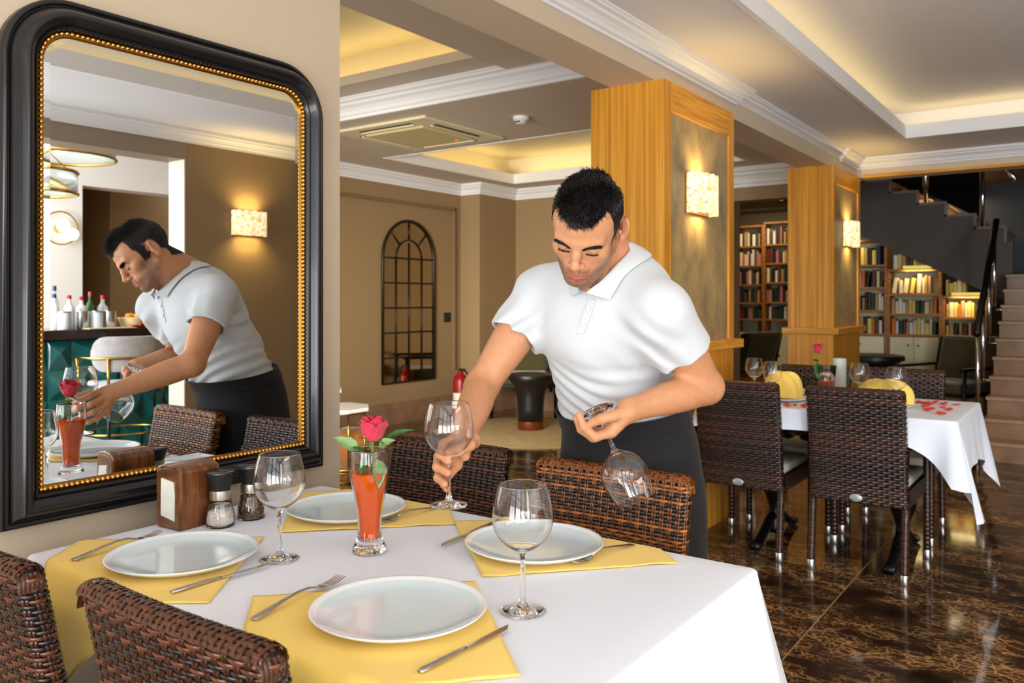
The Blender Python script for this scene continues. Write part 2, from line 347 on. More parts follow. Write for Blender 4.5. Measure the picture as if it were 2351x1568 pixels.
# ---- library and stair hall behind
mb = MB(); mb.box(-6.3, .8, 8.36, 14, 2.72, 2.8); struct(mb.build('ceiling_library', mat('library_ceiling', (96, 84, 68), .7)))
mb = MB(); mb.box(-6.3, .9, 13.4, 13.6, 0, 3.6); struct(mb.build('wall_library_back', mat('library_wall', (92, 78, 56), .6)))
mb = MB(); mb.box(-6.4, -6.2, 8.3, 13.6, 0, 2.9); struct(mb.build('wall_library_left', M_brown))
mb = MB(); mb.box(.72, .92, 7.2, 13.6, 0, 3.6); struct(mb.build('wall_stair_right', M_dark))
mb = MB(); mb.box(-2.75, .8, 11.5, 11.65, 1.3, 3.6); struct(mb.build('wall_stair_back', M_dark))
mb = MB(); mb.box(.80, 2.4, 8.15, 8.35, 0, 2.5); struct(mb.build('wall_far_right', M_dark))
# ---- columns
M_panel = mat('bronze_wallcovering', (132, 112, 78), .45)
def _p():
    n, l, b = nodes(M_panel); tc = n.new('ShaderNodeTexCoord'); mp = n.new('ShaderNodeMapping'); mp.inputs['Scale'].default_value = (4, 4, 2.2); ns = n.new('ShaderNodeTexNoise'); ns.inputs['Scale'].default_value = 2.2; ns.inputs['Detail'].default_value = 8; ns.inputs['Roughness'].default_value = .72
    r = ramp(n, [(.3, (128, 112, 90)), (.5, (164, 142, 102)), (.7, (186, 162, 110))]); l.new(tc.outputs['Object'], mp.inputs[0]); l.new(mp.outputs[0], ns.inputs['Vector']); l.new(ns.outputs[0], r.inputs[0]); l.new(r.outputs[0], b.inputs['Base Color'])
_p()
def column(x0, x1, y0, y1, zt):
    r = empty('column', ((x0+x1)/2, (y0+y1)/2, 0)); r['kind'] = 'structure'
    L = lambda mb: xf(mb, lambda p: p-r.location)
    L(MB().box(x0, x1-.022, y0, y1, 0, zt)).build('core', M_oak, r)
    w_ = .075
    # room face: stiles, rails, recessed panel
    L(MB().box(x1-.022, x1, y0, y0+w_, 1.06, zt)).build('stile', M_oak, r, bevel=.002)
    L(MB().box(x1-.022, x1, y1-w_, y1, 1.06, zt)).build('stile', M_oak, r, bevel=.002)
    L(MB().box(x1-.022, x1-.001, y0+w_, y1-w_, zt-.15, zt)).build('rail', M_oakh, r)
    L(MB().box(x1-.022, x1-.012, y0+w_, y1-w_, 1.06, zt-.15)).build('panel', M_panel, r)
    L(MB().box(x1-.022, x1-.004, y0, y1, 0, 1.01)).build('dado_board', M_oak, r)
    L(MB().box(x0-.04, x1+.045, y0-.045, y1+.045, 1.008, 1.06)).build('ledge', M_oakh, r, bevel=.004)
    # veneer boards of the near face, a hairline joint between them
    n_ = 4
    for i in range(n_):
        a = x0+(x1-x0)*i/n_; b_ = x0+(x1-x0)*(i+1)/n_
        L(MB().box(a+.0008, b_-.0008, y0-.006, y0+.002, 1.06, zt)).build('board', M_oak, r)
    return r
col1 = column(-2.24, -1.81, 3.87, 4.84, 2.42)
col2 = column(-2.19, -1.81, 7.13, 8.04, 2.42)
col3 = None
# ================================================================== THE MIRROR ON THE WALL
def rounded_path(s0, s1, z0, z1, r, n=10):
    p = [(s0, z0), (s0, z1-r)]
    p += [(s0+r-r*math.cos(PI/2*i/n), z1-r+r*math.sin(PI/2*i/n)) for i in range(1, n+1)]
    p += [(s1-r+r*math.sin(PI/2*i/n), z1-r+r*math.cos(PI/2*i/n)) for i in range(0, n+1)]
    p += [(s1, z0)]; return [Vector(q) for q in p]
def sweep(path, prof, close_prof=False):
    """path closed (s,z); prof [(inset, d)] -> mesh in wall coords"""
    k = len(path); n = len(prof); vs = []
    for i in range(k):
        d0 = (path[i]-path[i-1]).normalized(); d1 = (path[(i+1) % k]-path[i]).normalized()
        n0 = Vector((d0.y, -d0.x)); n1 = Vector((d1.y, -d1.x)); m = n0+n1; m = m/max(m.dot(n0), .2)
        for (o_, d) in prof: q = path[i]+m*o_; vs.append(wallp(q.x, d, q.y))
    fs = [(i*n+j, i*n+j+1, ((i+1) % k)*n+j+1, ((i+1) % k)*n+j) for i in range(k) for j in range(n-1)]
    return MB().add(vs, fs)
MS0, MS1, MZ0, MZ1 = -.376, .508, .793, 1.974
mroot = empty('wall_mirror', wallp(.09, 0, MZ0)); tag(mroot, 'large wall mirror in a black moulded frame with gilded beading, rounded top corners', 'mirror')
def toloc(mb, o): return xf(mb, lambda p: p-o.location)
mp_ = rounded_path(MS0, MS1, MZ0, MZ1, .150)
PK = 1.08
prof = [(0, .0), (0, .028), (.003, .033), (.008, .035), (.012, .033), (.0135, .030), (.015, .030), (.017, .036), (.020, .040)]
prof += [(.020+.036*t, .040+.024*math.sin(PI*t*.92)) for t in [i/9 for i in range(1, 10)]]
prof += [(.0575, .043), (.0600, .046), (.0625, .045), (.0640, .040), (.0655, .038), (.0690, .030), (.0770, .030), (.080, .028), (.080, .0)]
M_frame = mat('black_lacquer', (20, 20, 23), .3, coat=.25, noise=(9, .05))
toloc(sweep(mp_, [(a*PK, b*(PK if b > .03 else 1)) for a, b in prof]), mroot).build('frame', M_frame, mroot, smooth=True, auto=.9)
# gilded rebate and beads
toloc(sweep([Vector(p) for p in mp_], [(.0665*PK, .034), (.0695*PK, .0365), (.078*PK, .0365), (.0805*PK, .031), (.0805*PK, .026)]), mroot).build('gilded_rebate', mat('gilding_dark', (150, 98, 26), .35, 1), mroot, smooth=True, auto=.6)
bead = MB().ball((0, 0, 0), .0058, 8, 6).mesh('bead'); bead.materials.append(M_gold); bead.polygons.foreach_set('use_smooth', [True]*len(bead.polygons))
inner = rounded_path(MS0+.073*PK, MS1-.073*PK, MZ0+.073*PK, MZ1-.073*PK, .067, 12)
tot = 0; pts = inner+[inner[0]]
acc = 0.; step = .0118
for a, b_ in zip(pts[:-1], pts[1:]):
    L_ = (b_-a).length; t = acc
    while t < L_:
        q = a+(b_-a)*(t/L_)
        o = bpy.data.objects.new('bead', bead); C.objects.link(o); o.parent = mroot; o.location = wallp(q.x, .0375, q.y)-mroot.location
        t += step
    acc = t-L_
M_mirror = mat('mirror_silver', (232, 236, 238), .0, 1)
ip = rounded_path(MS0+.0795*PK, MS1-.0795*PK, MZ0+.0795*PK, MZ1-.0795*PK, .060, 10)
GD = .0300; bev = .016
ib = rounded_path(MS0+.0795*PK+bev, MS1-.0795*PK-bev, MZ0+.0795*PK+bev, MZ1-.0795*PK-bev, .042, 10)
mb = MB(); k = len(ip); mb.add([wallp(q.x, GD-.0003, q.y) for q in ip]+[wallp(q.x, GD, q.y) for q in ib], [tuple(range(2*k-1, k-1, -1))]+[(i, k+i, k+(i+1) % k, (i+1) % k) for i in range(k)])
toloc(mb, mroot).build('glass', M_mirror, mroot)

# ================================================================== DINING TABLES
def Wp(x, y, z=.77): return Vector((x*S, y*S, H+S*(z-H)))
T = H-.52*S
M_cloth = mat('white_table_linen', (230, 235, 245), .75, sheen=.15, bump=(900, .12))
M_iron = mat('black_cast_iron', (12, 12, 14), .3)
M_tabletop = wood('dark_table_wood', (40, 26, 18), (62, 40, 26), (2, 40, 2))
def table(x0, x1, y0, y1, label, group):
    r = empty('dining_table', ((x0+x1)/2, (y0+y1)/2, 0)); tag(r, label, 'table', group)
    L = lambda mb: xf(mb, lambda p: p-r.location)
    L(MB().box(x0+.006, x1-.006, y0+.006, y1-.006, T-.034, T-.003)).build('tabletop', M_tabletop, r, bevel=.006)
    yc = (y0+y1)/2
    for x in (x0+.28, x1-.30):
        mb = MB(); mb.lathe([(.045, .03), (.05, .06), (.036, .10), (.030, .16), (.045, .21), (.062, .25), (.066, .28), (.05, .32), (.034, .37), (.032, .55), (.045, T-.05), (.09, T-.035)], (x, yc, 0), 20)
        p_ = L(mb).build('pedestal', M_iron, r, smooth=True)
        for sy in (-1, 1):
            pts = [(x, yc+sy*.03, .12), (x, yc+sy*.10, .115), (x, yc+sy*.19, .06), (x, yc+sy*.27, .028), (x, yc+sy*.33, .022)]
            mb = MB(); n = 8; vs = []
            for i, (px, py, pz) in enumerate(pts):
                w_ = .022+.010*i/4; h_ = .022-.0*i
                for a in range(n): vs.append((px+w_*math.cos(2*PI*a/n), py, max(pz+h_*math.sin(2*PI*a/n), 0.0)))
            mb.add(vs, [(i*n+j, i*n+(j+1) % n, (i+1)*n+(j+1) % n, (i+1)*n+j) for i in range(4) for j in range(n)]+[tuple(range(n)), tuple(4*n+j for j in range(n))])
            L(mb).build('foot', M_iron, r, smooth=True)
    return r
def edge_path(x0, x1, y0, y1, r, n=6, left=True):
    """outline from wall along near edge, round the free end and back (open) or all round (closed)"""
    pts = []
    def arc(cx, cy, a0, a1):
        for i in range(n+1):
            a = a0+(a1-a0)*i/n; pts.append((cx+r*math.cos(a), cy+r*math.sin(a), math.cos(a), math.sin(a)))
    def line(xa, ya, xb, yb, nx, ny, m):
        for i in range(1, m):
            t = i/m; pts.append((xa+(xb-xa)*t, ya+(yb-ya)*t, nx, ny))
    if left: pts.append((x0, y0, 0, -1))
    else: arc(x0+r, y0+r, PI, PI*1.5)
    line(x0+r, y0, x1-r, y0, 0, -1, 46)
    arc(x1-r, y0+r, -PI/2, 0); line(x1, y0+r, x1, y1-r, 1, 0, 30); arc(x1-r, y1-r, 0, PI/2)
    line(x1-r, y1, x0+r, y1, 0, 1, 46)
    if left: pts.append((x0, y1, 0, 1))
    else: arc(x0+r, y1-r, PI/2, PI); line(x0, y1-r, x0, y0+r, -1, 0, 30)
    return pts
def tablecloth(x0, x1, y0, y1, drop, left, label, seed, corner=.16):
    rnd = random.Random(seed); P_ = edge_path(x0, x1, y0, y1, .016, left=left); k = len(P_)
    cor = [(x1, y0), (x1, y1)]+([] if left else [(x0, y0), (x0, y1)])
    ph = [rnd.uniform(0, 6.28) for _ in range(4)]
    rows = [(0, 0)]+[(a, None) for a in (.12, .35, .7, 1.0)]+[(1.0+i, None) for i in range(1, 15)]
    def ring(j):
        out = []
        for (x, y, nx, ny) in P_:
            dc = min(math.hypot(x-a, y-b) for a, b in cor)
            cf = math.exp(-(dc/.15)**2); dr = drop(nx, ny)+corner*(1 if x > (x0+x1)/2 else .12)*math.exp(-(dc/.12)**1.3)
            if j < 5:
                a = PI/2*j/4; rr = .010; off = -rr+rr*math.sin(a); z = T-rr+rr*math.cos(a)
            else:
                d = (j-4)/14.; s_ = x*ny*1.0+y*nx+x*.3
                fold = (math.sin(s_*17+ph[0])*.5+math.sin(s_*31+ph[1])*.3+math.sin(s_*9+ph[2])*.5)
                sgn = math.cos(dc*26)
                off = d*dr*.10+d*.012*fold+cf*d*(.040*sgn+.012)*min(1, dr/.3)
                z = T-.010-d*(dr-.010)
            out.append((x+nx*off, y+ny*off, z))
        return out
    mb = MB(); vs = []; nr = 19
    for j in range(nr): vs += ring(j)
    kk = k-1 if left else k
    fs = [(j*k+i, j*k+(i+1) % k, (j+1)*k+(i+1) % k, (j+1)*k+i) for j in range(nr-1) for i in range(kk)]
    # top as concentric rings, so it shades flat
    cx, cy = (x0+x1)/2, (y0+y1)/2
    rr = ring(0)
    for sc_ in (.9, .6, .3): vs += [(cx+(p[0]-cx)*sc_, cy+(p[1]-cy)*sc_, T) for p in rr]
    b1 = nr*k; idx = [list(range(k))]+[list(range(b1+q*k, b1+q*k+k)) for q in range(3)]
    m_ = k
    for a_, c_ in zip(idx[:-1], idx[1:]): fs += [(a_[(i+1) % k], a_[i], c_[i], c_[(i+1) % k]) for i in range(k)]
    fs.append(tuple(reversed(idx[-1])))
    if left:                                                    # close the wall side
        pass
    # reverse so normals look up/out
    mb.add(vs, [tuple(reversed(f)) for f in fs])
    o = mb.build('tablecloth', M_cloth, smooth=True)
    return tag(o, label, 'tablecloth')
X0, X1, Y0, Y1 = -1.836, -.553, .812, 1.622
table(X0, X1, Y0, Y1, 'dining table against the mirror wall, hidden under the white cloth laid with yellow napkins', None)
tablecloth(X0, X1, Y0, Y1, lambda nx, ny: .095 if abs(ny) > .5 else (.30 if nx > .5 else .16), False, 'white tablecloth on the near table by the mirror, under the yellow napkins', 3)
TX = dict(x0=-1.735, x1=-.515, y0=4.09, y1=4.93)
table(TX['x0'], TX['x1'], TX['y0'], TX['y1'], 'dining table beyond the waiter on black pedestals, under a cloth strewn with petals', None)
tablecloth(TX['x0'], TX['x1'], TX['y0'], TX['y1'], lambda nx, ny: .10 if abs(ny) > .5 else (.24 if nx > .5 else .08), False, 'white tablecloth with red petals on the table beyond the waiter', 5, corner=.20)

# ---- napkins used as place mats, square, laid cornerwise, one corner hanging over the edge
M_nap = mat('yellow_linen_napkin', (250, 213, 104), .8, sheen=.2, bump=(700, .25), noise=(3, .05))
def napkin(apex, e1, e2, label, edge, sgn, seed, L_=.392*S):
    a0 = Vector((apex[0]*S, apex[1]*S)); u1 = Vector(e1).normalized(); u2 = Vector((-u1.y, u1.x)) if Vector((-u1.y, u1.x)).dot(Vector(e2)) > 0 else Vector((u1.y, -u1.x))
    rnd = random.Random(seed); f1, f2, f3 = [rnd.uniform(0, 6) for _ in range(3)]
    n = 45; r = .014; zb = T+.0022
    def fn(u, v):
        p = a0+u1*(u*L_)+u2*(v*L_); x, y = p
        x = max(x, X0+.012)
        wv = .0009*math.sin(x*26+f1)*math.sin(y*22+f2)+.0005*math.sin(x*61+y*37+f3)+.0009
        edg = min(u, v, 1-u, 1-v); wv += .0012*max(0, 1-edg*14)*(.5+.5*math.sin((u-v)*21+f2))
        o_ = (edge-y)*sgn if sgn > 0 else (y-edge)
        o_ += r*.6
        if o_ <= 0: return (x, y, zb+wv)
        ey = edge+(r*.6 if sgn > 0 else -r*.6)
        if o_ < r*PI/2:
            a = o_/r; return (x, ey-sgn*(r*math.sin(a)), zb+wv-r*(1-math.cos(a)))
        d = o_-r*PI/2
        fl_ = .16*d+.010*math.sin(x*28+f1)*min(1, d/.1)+.004
        fl_ += .013*min(1, d/.05); return (x, ey-sgn*(r+fl_), zb-r-d)
    mb = MB().grid(fn, n, n); o = mb.build('napkin', M_nap, smooth=True, solid=.0014)
    return tag(o, label, 'napkin', None)
NY, FY = Y0, Y1
napkin((-.940, 1.197), (-.272, -.295), (.291, -.249), 'yellow linen napkin under the nearest white plate, hanging over the near edge', NY, 1, 1)
napkin((-1.490, 1.153), (-.309, -.249), (.294, -.270), 'yellow napkin under the plate nearest the mirror frame corner, hanging over the near edge', NY, 1, 2)
napkin((-1.491, 1.199), (.262, .268), (-.268, .262), 'yellow napkin under the plate behind the orange vase', FY, -1, 3)
napkin((-.943, 1.225), (-.286, .262), (.262, .286), 'yellow napkin under the plate behind the tall wine glass, far right place', FY, -1, 4)

# ---- plates
M_plate = mat('pale_blue_porcelain', (214, 230, 236), .12, coat=.5)
M_rim = mat('porcelain_rim', (240, 244, 247), .12, coat=.5)
PR = .1465
pz = [(.0, .006), (.080, .006), (.105, .0075), (.122, .0115), (.1345, .0165), (.1425, .0200), (.1465, .0212), (.1475, .0200), (.1440, .0170), (.128, .0085), (.100, .0022), (.094, .0), (.088, .0015), (.0, .002)]
pm = MB().lathe(pz[:5], n=72, cap0=False, cap1=False); pm.cur = 1; b0 = pm.n; pm.lathe(pz[4:], n=72, cap0=False, cap1=False)
plate_me = pm.mesh('plate'); plate_me.materials.append(M_plate); plate_me.materials.append(M_rim); plate_me.polygons.foreach_set('use_smooth', [True]*len(plate_me.polygons))
for (x, y, lab) in ((-.931, .986, 'round pale blue plate nearest the camera, between fork and knife'), (-1.478, .950, 'round pale blue plate beside the mirror, in front of the salt mill'),
                    (-1.487, 1.392, 'round pale blue plate behind the orange vase'), (-.955, 1.415, 'round pale blue plate behind the tall wine glass near the right chair')):
    o = link('dinner_plate', plate_me); o.location = (x*S, y*S, T+.0052); tag(o, lab, 'plate')
# ---- cutlery
def ribbon(mb, pts, prof):
    """pts [(x along, z)], prof [(halfwidth, halfthick)] - flattened bar along +X"""
    n = 8; vs = []
    for (x, z), (w_, h_) in zip(pts, prof):
        for a in range(n):
            t = 2*PI*(a+.5)/n; vs.append((x, w_*math.cos(t)*1.08, z+h_*math.sin(t)*1.08))
    k = len(pts); mb.add(vs, [(i*n+j, i*n+(j+1) % n, (i+1)*n+(j+1) % n, (i+1)*n+j) for i in range(k-1) for j in range(n)]+[tuple(range(n-1, -1, -1)), tuple((k-1)*n+j for j in range(n))])
    return mb
def knife(p0, p1, label, dz=0):
    a = Vector(p0)*S; b_ = Vector(p1)*S; d = b_-a; r = empty('table_knife', (a.x, a.y, T+.0045+dz), math.atan2(d.y, d.x)); tag(r, label, 'knife'); s_ = d.length/.205
    mb = MB(); ribbon(mb, [(0, .004), (.004, .004), (.03, .0042), (.07, .0042), (.092, .004), (.098, .004)], [(.0045, .002), (.0062, .0032), (.0062, .0036), (.0050, .0034), (.0044, .0028), (.0044, .002)]); xf(mb, lambda p: Vector((p.x*s_, p.y, p.z)))
    mb.build('handle', M_steel, r, smooth=True)
    mb = MB(); out = [(.097, -.0042), (.104, -.0052), (.13, -.0075), (.165, -.0085), (.190, -.0070), (.205, .0030), (.19, .0042), (.15, .0043), (.097, .0042)]
    mb.prism([(x*s_, y) for x, y in out], .0030, .0044); mb.build('blade', M_steel, r, bevel=.0004); return r
def fork(p0, p1, label, dz=0):
    a = Vector(p0)*S; b_ = Vector(p1)*S; d = (b_-a); r = empty('table_fork', (a.x, a.y, T+.0045+dz), math.atan2(d.y, d.x)); tag(r, label, 'fork'); s_ = d.length/.205
    mb = MB(); ribbon(mb, [(0, .003), (.004, .0032), (.03, .006), (.07, .0115), (.10, .014), (.125, .0125), (.140, .008)], [(.0065, .0008), (.0080, .0016), (.0068, .0016), (.0042, .0017), (.0030, .0018), (.0032, .0018), (.0052, .0013)])
    xf(mb, lambda p: Vector((p.x*s_, p.y, p.z))); mb.build('handle', M_steel, r, smooth=True)
    mb = MB(); ribbon(mb, [(.138, .0086), (.144, .0060), (.150, .0045), (.158, .0036), (.162, .0036)], [(.0045, .0012), (.0090, .0011), (.0116, .0010), (.0120, .001), (.0118, .001)])
    for i in range(4):
        y = -.0096+.0064*i; ribbon_pts = [(.160, .0036), (.172, .0034), (.186, .0042), (.205, .0085)]
        b0 = len(mb.v); ribbon(mb, ribbon_pts, [(.0021, .001), (.0019, .001), (.0017, .0009), (.0007, .0005)])
        for q in range(b0, len(mb.v)): v = mb.v[q]; mb.v[q] = (v[0], v[1]+y, v[2])
    xf(mb, lambda p: Vector((p.x*s_, p.y, p.z))); mb.build('tines', M_steel, r, smooth=True); return r
fork((-1.112, .838), (-1.142, 1.056), 'steel fork lying left of the nearest plate')
knife((-.766, .852), (-.760, 1.058), 'steel knife lying right of the nearest plate, at the cloth corner')
knife((-1.330, .831), (-1.320, 1.037), 'steel knife right of the plate beside the mirror, pointing at the wine glass')
fork((-1.655, .822), (-1.691, 1.030), 'steel fork between the plate beside the mirror and the wall')
knife((-1.139, 1.520), (-1.124, 1.314), 'dark knife left of the plate by the right chair, blade pointing to the camera')
fork((-.803, 1.560), (-.842, 1.372), 'steel fork right of the far right plate, in front of the right chair')
fork((-1.341, 1.560), (-1.356, 1.360), 'steel fork right of the plate behind the vase')

# ---- wine glasses
M_glass = mat('clear_glass', (255, 255, 255), .0, trans=1., ior=1.47)
def glass_profile():
    out = [(.0005, .0), (.030, .0), (.0385, .0009), (.0390, .0018), (.0375, .0027), (.025, .0046), (.012, .0085), (.0068, .0150), (.0048, .026), (.0041, .050), (.0042, .080), (.0052, .092), (.0085, .0985), (.016, .1032), (.028, .1105), (.040, .1222), (.0478, .1360), (.0512, .150), (.0510, .163), (.0484, .180), (.0446, .197), (.0407, .2105), (.04035, .2116), (.0400, .2120)]
    inn = [(.0397, .2120), (.03945, .2116), (.0398, .2105), (.0438, .197), (.0476, .180), (.0502, .163), (.0503, .150), (.0468, .1366), (.039, .1234), (.027, .1122), (.015, .1056), (.0005, .1035)]
    return [(r*S, z*S) for r, z in out], [(r*S, z*S) for r, z in inn]
go, gi = glass_profile()
def part_mesh(name, prof, m, n=56):
    me = MB().lathe(prof, n=n, cap0=False, cap1=False).mesh(name); me.materials.append(m); me.polygons.foreach_set('use_smooth', [True]*len(me.polygons)); return me
G_PARTS = [('foot', part_mesh('glass_foot', go[:8], M_glass)), ('stem', part_mesh('glass_stem', go[7:13], M_glass)), ('bowl', part_mesh('glass_bowl', go[12:]+gi, M_glass))]
def wine_glass(label, loc, axis=None, group=None):
    r = empty('wine_glass', loc); tag(r, label, 'wine glass', group)
    if axis is not None: r.rotation_mode = 'QUATERNION'; r.rotation_quaternion = Vector((0, 0, 1)).rotation_difference(Vector(axis).normalized())
    for nm, me in G_PARTS: link(nm, me, r)
    return r
wine_glass('clear balloon wine glass standing between the vase and the pepper mill', Wp(-1.343, 1.076, .7713))
wine_glass('tall clear balloon wine glass nearest the camera, standing on bare white cloth', Wp(-.787, 1.132, .7713))
HELD_R = Wp(-1.093, 1.306, .868); HELD_L = Wp(-.908, 1.594, 1.047); HELD_L_AX = Vector((.535, -.173, -.827)).normalized()
wine_glass('upright wine glass held over the table in the waiter\'s right hand', HELD_R)
wine_glass('upside-down wine glass dangling from the waiter\'s left hand', HELD_L, HELD_L_AX)
# ================================================================== VASE, ROSE, NAPKIN BOX, MILLS
M_leaf = mat('rose_leaf', (52, 104, 46), .4, noise=(40, .25)); M_leafp = mat('rose_leaf_pale', (128, 162, 104), .5, noise=(40, .15)); M_stem = mat('rose_stem', (96, 140, 52), .5)
M_petal = mat('rose_petal_red', (206, 44, 72), .5, sheen=.3, noise=(60, .2)); M_petal2 = mat('rose_petal_dark', (150, 16, 44), .5, sheen=.3, noise=(60, .2))
M_liq = mat('orange_water', (255, 104, 12), .05, trans=.22, ior=1.2)
M_liqp = mat('pink_water', (255, 150, 130), .05, trans=.8, ior=1.2)
def leaf_mesh(Ln, W_, bend, m, name='leaf'):
    def fn(u, v):
        t = v; w_ = W_*(math.sin(PI*min(1, t**.8))**.9)*(1-.25*t)+.0004; a = (u-.5)*2
        ser = 1+.10*math.sin(t*40)
        return (a*w_*ser, t*Ln, -bend*t*t+abs(a)*w_*.45+.0012*math.sin(t*24+a))
    mb = MB().grid(fn, 5, 11); me = mb.mesh(name); me.materials.append(m); me.polygons.foreach_set('use_smooth', [True]*len(me.polygons)); return me
def place_leaf(parent, base, direction, roll, Ln, W_, bend, m):
    o = bpy.data.objects.new('leaf', leaf_mesh(Ln, W_, bend, m)); C.objects.link(o); o.parent = parent
    d = Vector(direction).normalized(); z = Vector((0, 0, 1)); x = d.cross(z).normalized() if abs(d.z) < .98 else Vector((1, 0, 0)); zz = x.cross(d)
    R_ = Matrix((x, d, zz)).transposed() @ Matrix.Rotation(roll, 3, 'Y'); o.rotation_euler = R_.to_euler(); o.location = base; return o
def petal(ang, R, h0, h1, span, flare, m, parent, tilt=0.):
    def fn(u, v):
        a = ang+(u-.5)*2*span*(.62+.38*min(1, v*1.6)**.7)*(1-.22*max(0, v-.8)*5*abs(u-.5)*2)
        top = 1-.35*abs(u-.5)**2*4*.6
        z = h0+(h1-h0)*v*top
        r = R*(.35+.65*math.sin(PI/2*min(1, v*1.5)))+flare*max(0, v-.65)**1.6*3+.0007*math.sin(u*9+ang)
        return (r*math.cos(a), r*math.sin(a), z)
    mb = MB().grid(fn, 6, 7); return mb.build('petal', m, parent, smooth=True)
def rose(loc, label, s_=1.0, sub=True, leaves=(), stem_pts=None, group=None):
    r = empty('rose', loc); tag(r, label, 'rose', group); r.scale = (s_, s_, s_)
    for layer, (n, R, h0, h1, sp, fl_) in enumerate(((5, .0250, .0, .045, .80, .012), (5, .0218, .003, .052, .78, .008), (4, .0172, .006, .055, .85, .005), (4, .0122, .008, .055, .95, .005), (3, .0068, .01, .0545, 1.2, .002))):
        for i in range(n): petal(2*PI*i/n+layer*.7, R, h0, h1+random.uniform(-.003, .002), sp, fl_, M_petal if layer < 2 else M_petal2 if layer % 2 else M_petal, r)
    for i in range(5):
        a = 2*PI*i/5+.3; d = Vector((math.cos(a), math.sin(a), .55 if i % 2 else -.2)); place_leaf(r, Vector((.006*math.cos(a), .006*math.sin(a), .002)), d, 0, .026, .005, .006, M_stem).name = 'sepal'
    mb = MB().tube(stem_pts or [(0, 0, .004), (-.002, .001, -.05), (-.006, .002, -.12), (-.012, .0, -.20)], .0028, 8); mb.build('stem', M_stem, r, smooth=True)
    for lf in leaves: place_leaf(r, *lf)
    return r
vo = Wp(-1.231, 1.216, .7713)
vprof_o = [(.0005, 0), (.031, 0), (.0345, .002), (.0352, .006), (.0335, .013), (.0290, .022), (.0250, .036), (.0236, .050), (.0246, .070), (.0280, .095), (.0335, .125), (.0390, .150), (.0414, .168), (.0412, .185), (.03945, .2100), (.0391, .2114), (.0386, .2120)]
vprof_i = [(.0380, .2120), (.0376, .2114), (.0377, .2100), (.0394, .186), (.0394, .168), (.0370, .150), (.0315, .125), (.0260, .095), (.0226, .070), (.0216, .050), (.0228, .036), (.022, .027), (.016, .022), (.0005, .0205)]
sS = lambda pr: [(r*S, z*S) for r, z in pr]
vr = empty('vase', vo); tag(vr, 'tall flared beer-glass vase of orange water holding a single red rose', 'vase')
MB().lathe(sS(vprof_o+vprof_i), n=48).build('glass', M_glass, vr, smooth=True)
lq = [(.0005, .0213), (.0155, .0228), (.0214, .0276), (.0221, .036), (.0209, .050), (.0219, .070), (.0253, .095), (.0308, .125), (.0362, .150), (.0384, .164), (.0384, .1655), (.0005, .1655)]
MB().lathe(sS(lq), n=48, cap0=True).build('orange_water', M_liq, vr, smooth=True, auto=.8)
rb = Vector((-1.2205*S, 1.216*S, H+S*(1.0-H)))
RR = Vector((.8135, .5816, 0)); FF = Vector((-.5816, .8135, 0)); UU = Vector((0, 0, 1))
def v3(r_, f_, u_): return RR*r_+FF*f_+UU*u_
leaves = [
    (v3(.028, .0, .006), v3(.8, -.15, .42), .5, .062, .010, .012, M_leaf),
    (v3(.012, .0, -.012), v3(.75, -.3, .45), .9, .040, .013, .006, M_leafp),
    (v3(-.034, .0, -.020), v3(-.8, .1, .62), -.7, .060, .016, .018, M_leafp),
    (v3(-.018, .0, -.024), v3(-.7, -.2, .5), -.3, .030, .011, .006, M_leaf),
    (v3(-.012, -.004, -.030), v3(.35, -.6, .35), .0, .034, .012, .012, M_leaf),
    (v3(-.012, -.01, -.030), v3(-.15, -.25, -.9), 0.2, .052, .014, .004, M_leaf),
    (v3(.010, -.012, -.035), v3(.12, -.25, -.9), -.2, .060, .017, .004, M_leafp),
    (v3(-.004, -.006, -.060), v3(-.05, -.1, -.95), .5, .055, .010, .002, M_leaf)]
rose(rb, 'red rose with green leaves standing in the orange vase on the near table', 1.0, leaves=leaves, stem_pts=[(0, 0, .004), tuple(v3(-.003, 0, -.05)), tuple(v3(-.010, .006, -.12)), tuple(v3(-.018, .01, -.19))])
# ---- napkin dispenser
M_walnut = wood('varnished_walnut', (74, 40, 18), (140, 84, 44), (60, 60, 7), .25, coat=.4)
M_walnut_end = wood('walnut_end_grain', (66, 38, 18), (126, 78, 42), (6, 60, 26), .25, coat=.4)
nb = Wp(-1.730, 1.125); nr = empty('napkin_dispenser', nb, -TIL+math.radians(4)); tag(nr, 'walnut napkin dispenser with a domed top standing against the mirror frame', 'napkin dispenser')
hw, hd, hh = .047, .054, .150                                  # half width (x), half depth (y), height
def side(x0, x1):
    prof_ = []
    n = 12
    for i in range(n+1): t = i/n; prof_.append((-hd*(.93+.07*math.sin(PI*t)), hh*.90*t))
    for i in range(1, 10): t = i/10; prof_.append((-hd*.93+2*hd*.93*t, hh*.90+hh*.10*math.sin(PI*t)))
    for i in range(n, -1, -1): t = i/n; prof_.append((hd*(.93+.07*math.sin(PI*t)), hh*.90*t))
    return prof_
def front_pr():
    pr = []; n = 10
    for i in range(n+1): t = i/n; pr.append((hw*(.86+.14*math.sin(PI*t*.55+.3)), hh*.88*t))
    return pr
pr = front_pr()
sec = []
top_n = 10
outline = [(x, z) for x, z in pr]+[(pr[-1][0]*math.cos(PI*i/top_n), hh*.88+hh*.12*math.sin(PI*i/top_n)**.8) for i in range(1, top_n)]+[(-x, z) for x, z in reversed(pr)]
MB().prism([(x, z) for x, z in outline], -hd, hd, 'y').build('case', M_walnut, nr, bevel=.0035)
ins = [(x*.90, .006+z*.90) for x, z in outline]
MB().prism(ins, -hd-.0012, -hd+.001, 'y').build('end_panel', M_walnut_end, nr, bevel=.001)
MB().prism(ins, hd-.001, hd+.0012, 'y').build('end_panel', M_walnut_end, nr, bevel=.001)
